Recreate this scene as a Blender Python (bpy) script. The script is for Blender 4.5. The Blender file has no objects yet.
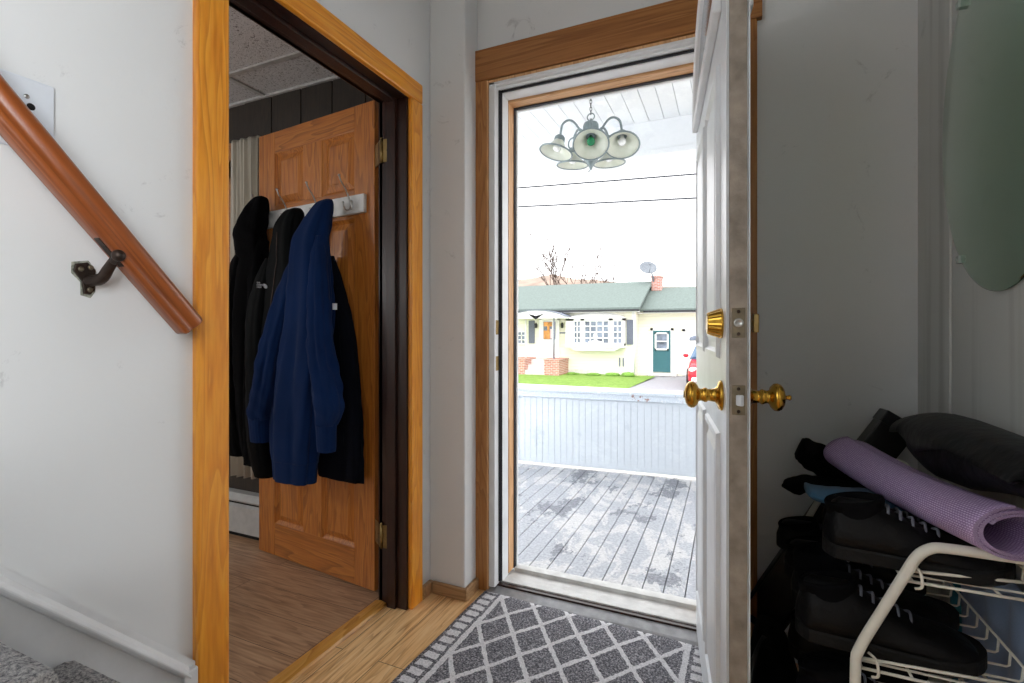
import bpy, bmesh, math, random
from mathutils import Vector, Matrix
random.seed(7)
R = math.radians
S = bpy.context.scene
COL = S.collection
EYE = 1.08

# ------------------------------------------------------------------ camera, sky, lights, exposure
cam_d = bpy.data.cameras.new('camera'); cam = bpy.data.objects.new('camera', cam_d); COL.objects.link(cam)
cam.location = (0, 0, EYE); cam.rotation_euler = (R(90), 0, R(23.76))
cam_d.sensor_width = 36; cam_d.lens = 36 * 493 / 1024; cam_d.shift_y = -10.5 / 1024
cam_d.clip_start = 0.02; cam_d.clip_end = 400
S.camera = cam

W = bpy.data.worlds.new('overcast_sky'); S.world = W; W.use_nodes = True
wn = W.node_tree; wn.nodes.clear()
wo = wn.nodes.new('ShaderNodeOutputWorld'); wb = wn.nodes.new('ShaderNodeBackground')
wtc = wn.nodes.new('ShaderNodeTexCoord'); wno = wn.nodes.new('ShaderNodeTexNoise'); wr = wn.nodes.new('ShaderNodeValToRGB')
wno.inputs['Scale'].default_value = 2.0; wno.inputs['Detail'].default_value = 4
wr.color_ramp.elements[0].color = (0.95, 0.97, 1.0, 1); wr.color_ramp.elements[1].color = (1, 1, 1, 1)
wn.links.new(wtc.outputs['Generated'], wno.inputs['Vector']); wn.links.new(wno.outputs['Fac'], wr.inputs['Fac'])
wn.links.new(wr.outputs['Color'], wb.inputs['Color']); wn.links.new(wb.outputs['Background'], wo.inputs['Surface'])
wb.inputs['Strength'].default_value = 3.0


def light(name, kind, loc, rot, energy, color, size=None, size_y=None, angle=None, spread=None, radius=None):
    d = bpy.data.lights.new(name, kind); d.energy = energy; d.color = color
    if size: d.shape = 'RECTANGLE'; d.size = size; d.size_y = size_y
    if angle is not None: d.angle = angle
    if radius: d.shadow_soft_size = radius
    if spread is not None: d.spread = spread
    o = bpy.data.objects.new(name, d); COL.objects.link(o); o.location = loc; o.rotation_euler = rot
    return o


light('sun', 'SUN', (0, -5, 12), (R(38), R(14), 0), 1.4, (1, 0.97, 0.9), angle=R(25))
light('side_fill', 'AREA', (0.76, -1.2, 1.62), (0, R(90), 0), 59, (0.93, 0.97, 1.0), 1.5, 1.25, spread=R(112))  # added fill brightening the left wall, outside an invented window
light('daylight_room_window', 'AREA', (-3.35, 2.2, 1.35), (R(-90), 0, 0), 105, (0.97, 0.98, 1.0), 1.4, 1.1)
light('room_fill', 'POINT', (-3.3, -0.2, 1.55), (0, 0, 0), 38, (0.98, 0.98, 0.97), radius=0.14)  # added fill lifting the inner room and its ceiling, no fixture
S.view_settings.view_transform = 'Standard'; S.view_settings.look = 'None'
S.view_settings.exposure = 0.0; S.view_settings.gamma = 1; S.view_settings.use_curve_mapping = False


# ------------------------------------------------------------------ materials
def nodes(name):
    m = bpy.data.materials.new(name); m.use_nodes = True
    t = m.node_tree; b = t.nodes['Principled BSDF']
    return m, t, b


def L(t, a, b): t.links.new(a, b)


def N(t, kind, **kw):
    n = t.nodes.new(kind)
    for k, v in kw.items():
        if k in n.inputs: n.inputs[k].default_value = v
        else: setattr(n, k, v)
    return n


def srgb(r, g, b):
    f = lambda c: (c / 255 / 12.92) if c / 255 <= 0.04045 else ((c / 255 + 0.055) / 1.055) ** 2.4
    return (f(r), f(g), f(b), 1)


def coord(t, scale=(1, 1, 1), out='Object'):
    tc = t.nodes.new('ShaderNodeTexCoord'); mp = t.nodes.new('ShaderNodeMapping')
    mp.inputs['Scale'].default_value = scale
    L(t, tc.outputs[out], mp.inputs['Vector'])
    return mp.outputs['Vector']


def ramp(t, fac, stops):
    r = t.nodes.new('ShaderNodeValToRGB'); e = r.color_ramp.elements
    while len(e) < len(stops): e.new(0.5)
    for i, (p, c) in enumerate(stops): e[i].position = p; e[i].color = c
    L(t, fac, r.inputs['Fac'])
    return r.outputs['Color']


def bump(t, b, h, strength=0.2, dist=0.01):
    n = N(t, 'ShaderNodeBump', Strength=strength, Distance=dist)
    L(t, h, n.inputs['Height']); L(t, n.outputs['Normal'], b.inputs['Normal'])


def mixc(t, fac, a, c, mode='MIX'):
    m = t.nodes.new('ShaderNodeMix'); m.data_type = 'RGBA'; m.blend_type = mode
    for sock, v in ((m.inputs[0], fac), (m.inputs[6], a), (m.inputs[7], c)):
        if hasattr(v, 'is_linked'): L(t, v, sock)
        else: sock.default_value = v
    return m.outputs[2]


def mathn(t, op, a, b=None, c=None):
    m = t.nodes.new('ShaderNodeMath'); m.operation = op
    for i, v in enumerate((a, b, c)):
        if v is None: continue
        if hasattr(v, 'is_linked'): L(t, v, m.inputs[i])
        else: m.inputs[i].default_value = v
    return m.outputs[0]


def plain(name, col, rough=0.5, metal=0.0, var=0.06, scale=30, bmp=0.0, spec=0.5, bscale=None):
    m, t, b = nodes(name)
    n = N(t, 'ShaderNodeTexNoise', Scale=scale, Detail=4); L(t, coord(t), n.inputs['Vector'])
    c0 = tuple(max(0, x * (1 - var * 3)) for x in col[:3]) + (1,); c1 = tuple(min(1, x * (1 + var * 3)) for x in col[:3]) + (1,)
    L(t, ramp(t, n.outputs['Fac'], [(0.3, c0), (0.7, c1)]), b.inputs['Base Color'])
    b.inputs['Roughness'].default_value = rough; b.inputs['Metallic'].default_value = metal
    b.inputs['Specular IOR Level'].default_value = spec
    if bmp:
        n2 = N(t, 'ShaderNodeTexNoise', Scale=bscale or scale * 3, Detail=5); L(t, coord(t), n2.inputs['Vector'])
        bump(t, b, n2.outputs['Fac'], bmp, 0.01)
    return m


def wood(name, light_, mid, dark, axis='z', rough=0.35, grain=1.0, coat=0.0, rot=0.0):
    m, t, b = nodes(name)
    k = {'x': (0.5, 9, 9), 'y': (9, 0.5, 9), 'z': (9, 9, 0.8)}[axis]
    k = tuple(v * grain for v in k)
    v = coord(t, k)
    if rot:                                     # grain follows a sloping piece: turn about x before stretching
        vr = t.nodes.new('ShaderNodeVectorRotate'); vr.rotation_type = 'X_AXIS'; vr.inputs['Angle'].default_value = rot
        mp_ = v.node; L(t, mp_.inputs['Vector'].links[0].from_socket, vr.inputs['Vector']); L(t, vr.outputs['Vector'], mp_.inputs['Vector'])
    n1 = N(t, 'ShaderNodeTexNoise', Scale=1.6, Detail=2, Distortion=0.6); L(t, v, n1.inputs['Vector'])
    fr = mathn(t, 'FRACT', mathn(t, 'MULTIPLY', n1.outputs['Fac'], 9.0))
    n2 = N(t, 'ShaderNodeTexNoise', Scale=14, Detail=4); L(t, v, n2.inputs['Vector'])
    c = ramp(t, fr, [(0.0, light_), (0.55, mid), (0.92, dark), (1.0, light_)])
    n3 = N(t, 'ShaderNodeTexNoise', Scale=0.9, Detail=2); L(t, v, n3.inputs['Vector'])
    c = mixc(t, mathn(t, 'MULTIPLY', n3.outputs['Fac'], 0.9), c, mid)
    c = mixc(t, 0.25, c, ramp(t, n2.outputs['Fac'], [(0.3, dark), (0.6, light_)]))
    L(t, c, b.inputs['Base Color'])
    b.inputs['Roughness'].default_value = rough
    b.inputs['Coat Weight'].default_value = coat; b.inputs['Coat Roughness'].default_value = 0.2
    bump(t, b, n2.outputs['Fac'], 0.06, 0.003)
    return m


def painted_wall(name, col, smudge, amount=0.5, streak=False, bmp=0.12):
    m, t, b = nodes(name)
    v = coord(t)
    n1 = N(t, 'ShaderNodeTexNoise', Scale=1.3, Detail=3); L(t, v, n1.inputs['Vector'])
    c = mixc(t, mathn(t, 'MULTIPLY', n1.outputs['Fac'], 0.18), col, smudge)
    n2 = N(t, 'ShaderNodeTexNoise', Scale=7.0, Detail=6, Roughness=0.75, Distortion=1.2); L(t, v, n2.inputs['Vector'])
    f = ramp(t, n2.outputs['Fac'], [(0.63, (0, 0, 0, 1)), (0.72, (1, 1, 1, 1))])
    c = mixc(t, mathn(t, 'MULTIPLY', f, amount), c, smudge)
    n3 = N(t, 'ShaderNodeTexNoise', Scale=3.2, Detail=8, Roughness=0.8); L(t, coord(t, (1, 1, 0.35)), n3.inputs['Vector'])
    f3 = ramp(t, n3.outputs['Fac'], [(0.665, (0, 0, 0, 1)), (0.72, (1, 1, 1, 1))])
    c = mixc(t, mathn(t, 'MULTIPLY', f3, amount * 0.8), c, tuple(x * 0.5 for x in smudge[:3]) + (1,))
    if streak:
        n4 = N(t, 'ShaderNodeTexNoise', Scale=6, Detail=3); L(t, coord(t, (3, 3, 0.12)), n4.inputs['Vector'])
        f4 = ramp(t, n4.outputs['Fac'], [(0.52, (0, 0, 0, 1)), (0.7, (1, 1, 1, 1))])
        c = mixc(t, mathn(t, 'MULTIPLY', f4, 0.45), c, smudge)
    L(t, c, b.inputs['Base Color']); b.inputs['Roughness'].default_value = 0.55
    nb = N(t, 'ShaderNodeTexNoise', Scale=55, Detail=3); L(t, v, nb.inputs['Vector'])
    bump(t, b, nb.outputs['Fac'], bmp, 0.004)
    return m


def plank_floor(name, c1, c2, dark, along='y', width=0.12, length=1.2, rough=0.35, grain=1.0):
    m, t, b = nodes(name)
    tc = t.nodes.new('ShaderNodeTexCoord'); mp = t.nodes.new('ShaderNodeMapping')
    L(t, tc.outputs['Object'], mp.inputs['Vector'])
    if along == 'y': mp.inputs['Rotation'].default_value = (0, 0, R(90))
    br = N(t, 'ShaderNodeTexBrick', Scale=1.0); L(t, mp.outputs['Vector'], br.inputs['Vector'])
    br.inputs['Brick Width'].default_value = length; br.inputs['Row Height'].default_value = width
    br.inputs['Mortar Size'].default_value = 0.0012; br.inputs['Color1'].default_value = (0, 0, 0, 1); br.inputs['Color2'].default_value = (1, 1, 1, 1)
    br.inputs['Mortar'].default_value = (0.5, 0.5, 0.5, 1); br.offset = 0.37
    ad = t.nodes.new('ShaderNodeVectorMath'); ad.operation = 'MULTIPLY_ADD'
    L(t, br.outputs['Color'], ad.inputs[0]); ad.inputs[1].default_value = (3.1, 1.7, 5.3)
    L(t, mp.outputs['Vector'], ad.inputs[2])
    mp2 = t.nodes.new('ShaderNodeMapping'); mp2.inputs['Scale'].default_value = (0.9 * grain, 13 * grain, 5)
    L(t, ad.outputs[0], mp2.inputs['Vector'])
    n1 = N(t, 'ShaderNodeTexNoise', Scale=1.3, Detail=3, Distortion=0.5); L(t, mp2.outputs['Vector'], n1.inputs['Vector'])
    fr = mathn(t, 'FRACT', mathn(t, 'MULTIPLY', n1.outputs['Fac'], 8))
    n2 = N(t, 'ShaderNodeTexNoise', Scale=9, Detail=5); L(t, mp2.outputs['Vector'], n2.inputs['Vector'])
    c = ramp(t, fr, [(0.0, c1), (0.6, c2), (0.93, dark), (1.0, c1)])
    c = mixc(t, 0.55, c, ramp(t, n2.outputs['Fac'], [(0.3, dark), (0.5, c2), (0.7, c1)]))
    sep = t.nodes.new('ShaderNodeSeparateColor'); L(t, br.outputs['Color'], sep.inputs[0])
    c = mixc(t, mathn(t, 'MULTIPLY', sep.outputs[0], 0.25), c, dark)
    c = mixc(t, br.outputs['Fac'], c, tuple(x * 0.35 for x in dark[:3]) + (1,))
    L(t, c, b.inputs['Base Color']); b.inputs['Roughness'].default_value = rough
    bump(t, b, n2.outputs['Fac'], 0.05, 0.003)
    return m


def fabric(name, col, rough=0.9, scale=400, sheen=0.3, bmp=0.25, var=0.1):
    m, t, b = nodes(name)
    n = N(t, 'ShaderNodeTexNoise', Scale=6, Detail=4); L(t, coord(t), n.inputs['Vector'])
    c0 = tuple(x * (1 - var * 2) for x in col[:3]) + (1,); c1 = tuple(min(1, x * (1 + var * 2)) for x in col[:3]) + (1,)
    L(t, ramp(t, n.outputs['Fac'], [(0.3, c0), (0.7, c1)]), b.inputs['Base Color'])
    b.inputs['Roughness'].default_value = rough; b.inputs['Sheen Weight'].default_value = sheen; b.inputs['Specular IOR Level'].default_value = 0.12
    n2 = N(t, 'ShaderNodeTexNoise', Scale=scale, Detail=2); L(t, coord(t), n2.inputs['Vector'])
    bump(t, b, n2.outputs['Fac'], bmp, 0.002)
    return m


def clapboard(name, col, pitch=0.14):
    m, t, b = nodes(name)
    sp = t.nodes.new('ShaderNodeSeparateXYZ'); L(t, coord(t), sp.inputs[0])
    f = mathn(t, 'FRACT', mathn(t, 'DIVIDE', sp.outputs[2], pitch))
    L(t, ramp(t, f, [(0.0, tuple(x * 0.72 for x in col[:3]) + (1,)), (0.1, col), (1.0, col)]), b.inputs['Base Color'])
    b.inputs['Roughness'].default_value = 0.6
    bump(t, b, mathn(t, 'SUBTRACT', 1.0, f), 0.5, 0.03)
    return m


def brick(name, c1, c2, mortar, w=0.2, h=0.07):
    m, t, b = nodes(name)
    tc = t.nodes.new('ShaderNodeTexCoord'); sp = t.nodes.new('ShaderNodeSeparateXYZ'); cb = t.nodes.new('ShaderNodeCombineXYZ')
    L(t, tc.outputs['Object'], sp.inputs[0]); L(t, mathn(t, 'ADD', sp.outputs[0], sp.outputs[1]), cb.inputs[0]); L(t, sp.outputs[2], cb.inputs[1])
    br = N(t, 'ShaderNodeTexBrick', Scale=1.0); L(t, cb.outputs[0], br.inputs['Vector'])
    br.inputs['Brick Width'].default_value = w; br.inputs['Row Height'].default_value = h; br.inputs['Mortar Size'].default_value = 0.008
    br.inputs['Color1'].default_value = c1; br.inputs['Color2'].default_value = c2; br.inputs['Mortar'].default_value = mortar
    L(t, br.outputs['Color'], b.inputs['Base Color']); b.inputs['Roughness'].default_value = 0.85
    return m


def peeling(name, paint, pale, bare, scale=5.0, thr=0.5, speck=0.12):
    m, t, b = nodes(name)
    v = coord(t, (1.0, 0.6, 1.0))
    n1 = N(t, 'ShaderNodeTexNoise', Scale=scale, Detail=12, Roughness=0.76, Distortion=0.4); L(t, v, n1.inputs['Vector'])
    n2 = N(t, 'ShaderNodeTexNoise', Scale=scale * 0.7, Detail=9, Roughness=0.7); L(t, coord(t, (1.1, 0.6, 1), 'Object'), n2.inputs['Vector'])
    n3 = N(t, 'ShaderNodeTexNoise', Scale=scale * 14, Detail=4); L(t, coord(t), n3.inputs['Vector'])
    f1 = ramp(t, n1.outputs['Fac'], [(thr, (0, 0, 0, 1)), (thr + 0.02, (1, 1, 1, 1))])
    f2 = ramp(t, n2.outputs['Fac'], [(thr + 0.04, (0, 0, 0, 1)), (thr + 0.06, (1, 1, 1, 1))])
    c = mixc(t, f1, paint, pale); c = mixc(t, f2, c, bare)
    c = mixc(t, speck, c, ramp(t, n3.outputs['Fac'], [(0.35, (0.1, 0.1, 0.12, 1)), (0.65, (1, 1, 1, 1))]))
    L(t, c, b.inputs['Base Color']); b.inputs['Roughness'].default_value = 0.6
    bump(t, b, n1.outputs['Fac'], 0.15, 0.004)
    return m


def rug_mat():
    m, t, b = nodes('rug_weave')
    v = coord(t); sp = t.nodes.new('ShaderNodeSeparateXYZ')
    nw = N(t, 'ShaderNodeTexNoise', Scale=60, Detail=2); L(t, v, nw.inputs['Vector'])
    va = t.nodes.new('ShaderNodeVectorMath'); va.operation = 'MULTIPLY_ADD'
    L(t, nw.outputs['Color'], va.inputs[0]); va.inputs[1].default_value = (0.012, 0.012, 0); L(t, v, va.inputs[2])
    L(t, va.outputs[0], sp.inputs[0])
    x, y = sp.outputs[0], sp.outputs[1]
    u = mathn(t, 'DIVIDE', x, 0.14); w = mathn(t, 'DIVIDE', y, 0.188)
    def line(e, hw):
        d = mathn(t, 'ABSOLUTE', mathn(t, 'SUBTRACT', mathn(t, 'FRACT', e), 0.5))
        return mathn(t, 'GREATER_THAN', d, 0.5 - hw)
    l1 = line(mathn(t, 'ADD', u, mathn(t, 'ADD', w, 20)), 0.07); l2 = line(mathn(t, 'ADD', mathn(t, 'SUBTRACT', u, w), 20), 0.07)
    lat = mathn(t, 'MAXIMUM', l1, l2)
    ax = mathn(t, 'ABSOLUTE', x)
    inner = mathn(t, 'LESS_THAN', ax, 0.352)
    lat = mathn(t, 'MULTIPLY', lat, inner)
    band = mathn(t, 'MULTIPLY', mathn(t, 'GREATER_THAN', ax, 0.347), mathn(t, 'LESS_THAN', ax, 0.366))
    dz = mathn(t, 'MULTIPLY', mathn(t, 'GREATER_THAN', ax, 0.378), mathn(t, 'LESS_THAN', ax, 0.427))
    dash = mathn(t, 'LESS_THAN', mathn(t, 'ABSOLUTE', mathn(t, 'SUBTRACT', mathn(t, 'FRACT', mathn(t, 'ADD', mathn(t, 'DIVIDE', y, 0.044), 20.3)), 0.5)), 0.34)
    wht = mathn(t, 'MAXIMUM', mathn(t, 'MAXIMUM', lat, band), mathn(t, 'MULTIPLY', dz, dash))
    nz = N(t, 'ShaderNodeTexNoise', Scale=170, Detail=3, Roughness=0.7); L(t, v, nz.inputs['Vector'])
    g = ramp(t, nz.outputs['Fac'], [(0.36, srgb(56, 57, 64)), (0.5, srgb(108, 108, 115)), (0.64, srgb(186, 184, 190))])
    wc = ramp(t, nz.outputs['Fac'], [(0.3, srgb(190, 190, 195)), (0.6, srgb(238, 237, 240))])
    L(t, mixc(t, wht, g, wc), b.inputs['Base Color']); b.inputs['Roughness'].default_value = 0.95
    h = mathn(t, 'ADD', mathn(t, 'MULTIPLY', wht, 0.8), nz.outputs['Fac'])
    bump(t, b, h, 0.8, 0.006)
    return m


def mat_yoga():
    m, t, b = nodes('purple_foam')
    tc = t.nodes.new('ShaderNodeTexCoord'); mp = t.nodes.new('ShaderNodeMapping'); mp.inputs['Scale'].default_value = (1, 1, 1)
    L(t, tc.outputs['UV'], mp.inputs['Vector'])
    br = N(t, 'ShaderNodeTexBrick', Scale=1.0); L(t, mp.outputs['Vector'], br.inputs['Vector'])
    br.inputs['Brick Width'].default_value = 0.0065; br.inputs['Row Height'].default_value = 0.0042; br.inputs['Mortar Size'].default_value = 0.0009
    br.inputs['Color1'].default_value = srgb(226, 206, 238); br.inputs['Color2'].default_value = srgb(210, 188, 226); br.inputs['Mortar'].default_value = srgb(158, 126, 180)
    L(t, br.outputs['Color'], b.inputs['Base Color']); b.inputs['Roughness'].default_value = 0.7
    bump(t, b, mathn(t, 'SUBTRACT', 1.0, br.outputs['Fac']), 0.6, 0.003)
    return m


def carpet_mat():
    m, t, b = nodes('carpet')
    n = N(t, 'ShaderNodeTexNoise', Scale=160, Detail=4, Roughness=0.8); L(t, coord(t), n.inputs['Vector'])
    L(t, ramp(t, n.outputs['Fac'], [(0.38, srgb(110, 110, 116)), (0.5, srgb(190, 190, 192)), (0.62, srgb(235, 233, 232))]), b.inputs['Base Color'])
    b.inputs['Roughness'].default_value = 1; bump(t, b, n.outputs['Fac'], 1.0, 0.012)
    return m


def tile_mat():
    m, t, b = nodes('ceiling_tile')
    v = coord(t)
    n = N(t, 'ShaderNodeTexNoise', Scale=120, Detail=3, Distortion=1.2); L(t, v, n.inputs['Vector'])
    f = ramp(t, n.outputs['Fac'], [(0.34, srgb(110, 110, 112)), (0.43, srgb(214, 215, 218)), (1, srgb(224, 225, 228))])
    L(t, f, b.inputs['Base Color']); b.inputs['Roughness'].default_value = 0.9
    bump(t, b, n.outputs['Fac'], 0.7, 0.006)
    return m


def grass_mat():
    m, t, b = nodes('lawn_grass')
    n = N(t, 'ShaderNodeTexNoise', Scale=5, Detail=8, Roughness=0.8); L(t, coord(t), n.inputs['Vector'])
    L(t, ramp(t, n.outputs['Fac'], [(0.3, srgb(104, 138, 50)), (0.5, srgb(128, 162, 70)), (0.7, srgb(150, 180, 92))]), b.inputs['Base Color'])
    b.inputs['Roughness'].default_value = 1; bump(t, b, n.outputs['Fac'], 1, 0.1)
    return m


def mirror_mat():
    m, t, b = nodes('mirror_glass')
    n = N(t, 'ShaderNodeTexNoise', Scale=4, Detail=6); L(t, coord(t), n.inputs['Vector'])
    L(t, ramp(t, n.outputs['Fac'], [(0.3, srgb(170, 196, 178)), (0.7, srgb(180, 204, 188))]), b.inputs['Base Color'])
    L(t, ramp(t, n.outputs['Fac'], [(0.3, (0.06, 0.06, 0.06, 1)), (0.8, (0.14, 0.14, 0.14, 1))]), b.inputs['Roughness'])
    b.inputs['Metallic'].default_value = 1
    return m


def glass_mat(name, tint, rough=0.02):
    m, t, b = nodes(name)
    n = N(t, 'ShaderNodeTexNoise', Scale=8); L(t, coord(t), n.inputs['Vector'])
    L(t, ramp(t, n.outputs['Fac'], [(0.3, tint), (0.8, tuple(min(1, x * 1.1) for x in tint[:3]) + (1,))]), b.inputs['Base Color'])
    b.inputs['Roughness'].default_value = rough; b.inputs['Transmission Weight'].default_value = 1.0; b.inputs['IOR'].default_value = 1.1
    return m


def opal_mat():
    m, t, b = nodes('opal_glass')
    n = N(t, 'ShaderNodeTexNoise', Scale=20); L(t, coord(t), n.inputs['Vector'])
    L(t, ramp(t, n.outputs['Fac'], [(0.3, srgb(214, 218, 200)), (0.7, srgb(232, 234, 220))]), b.inputs['Base Color'])
    b.inputs['Roughness'].default_value = 0.3; b.inputs['Transmission Weight'].default_value = 0.25
    return m


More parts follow.
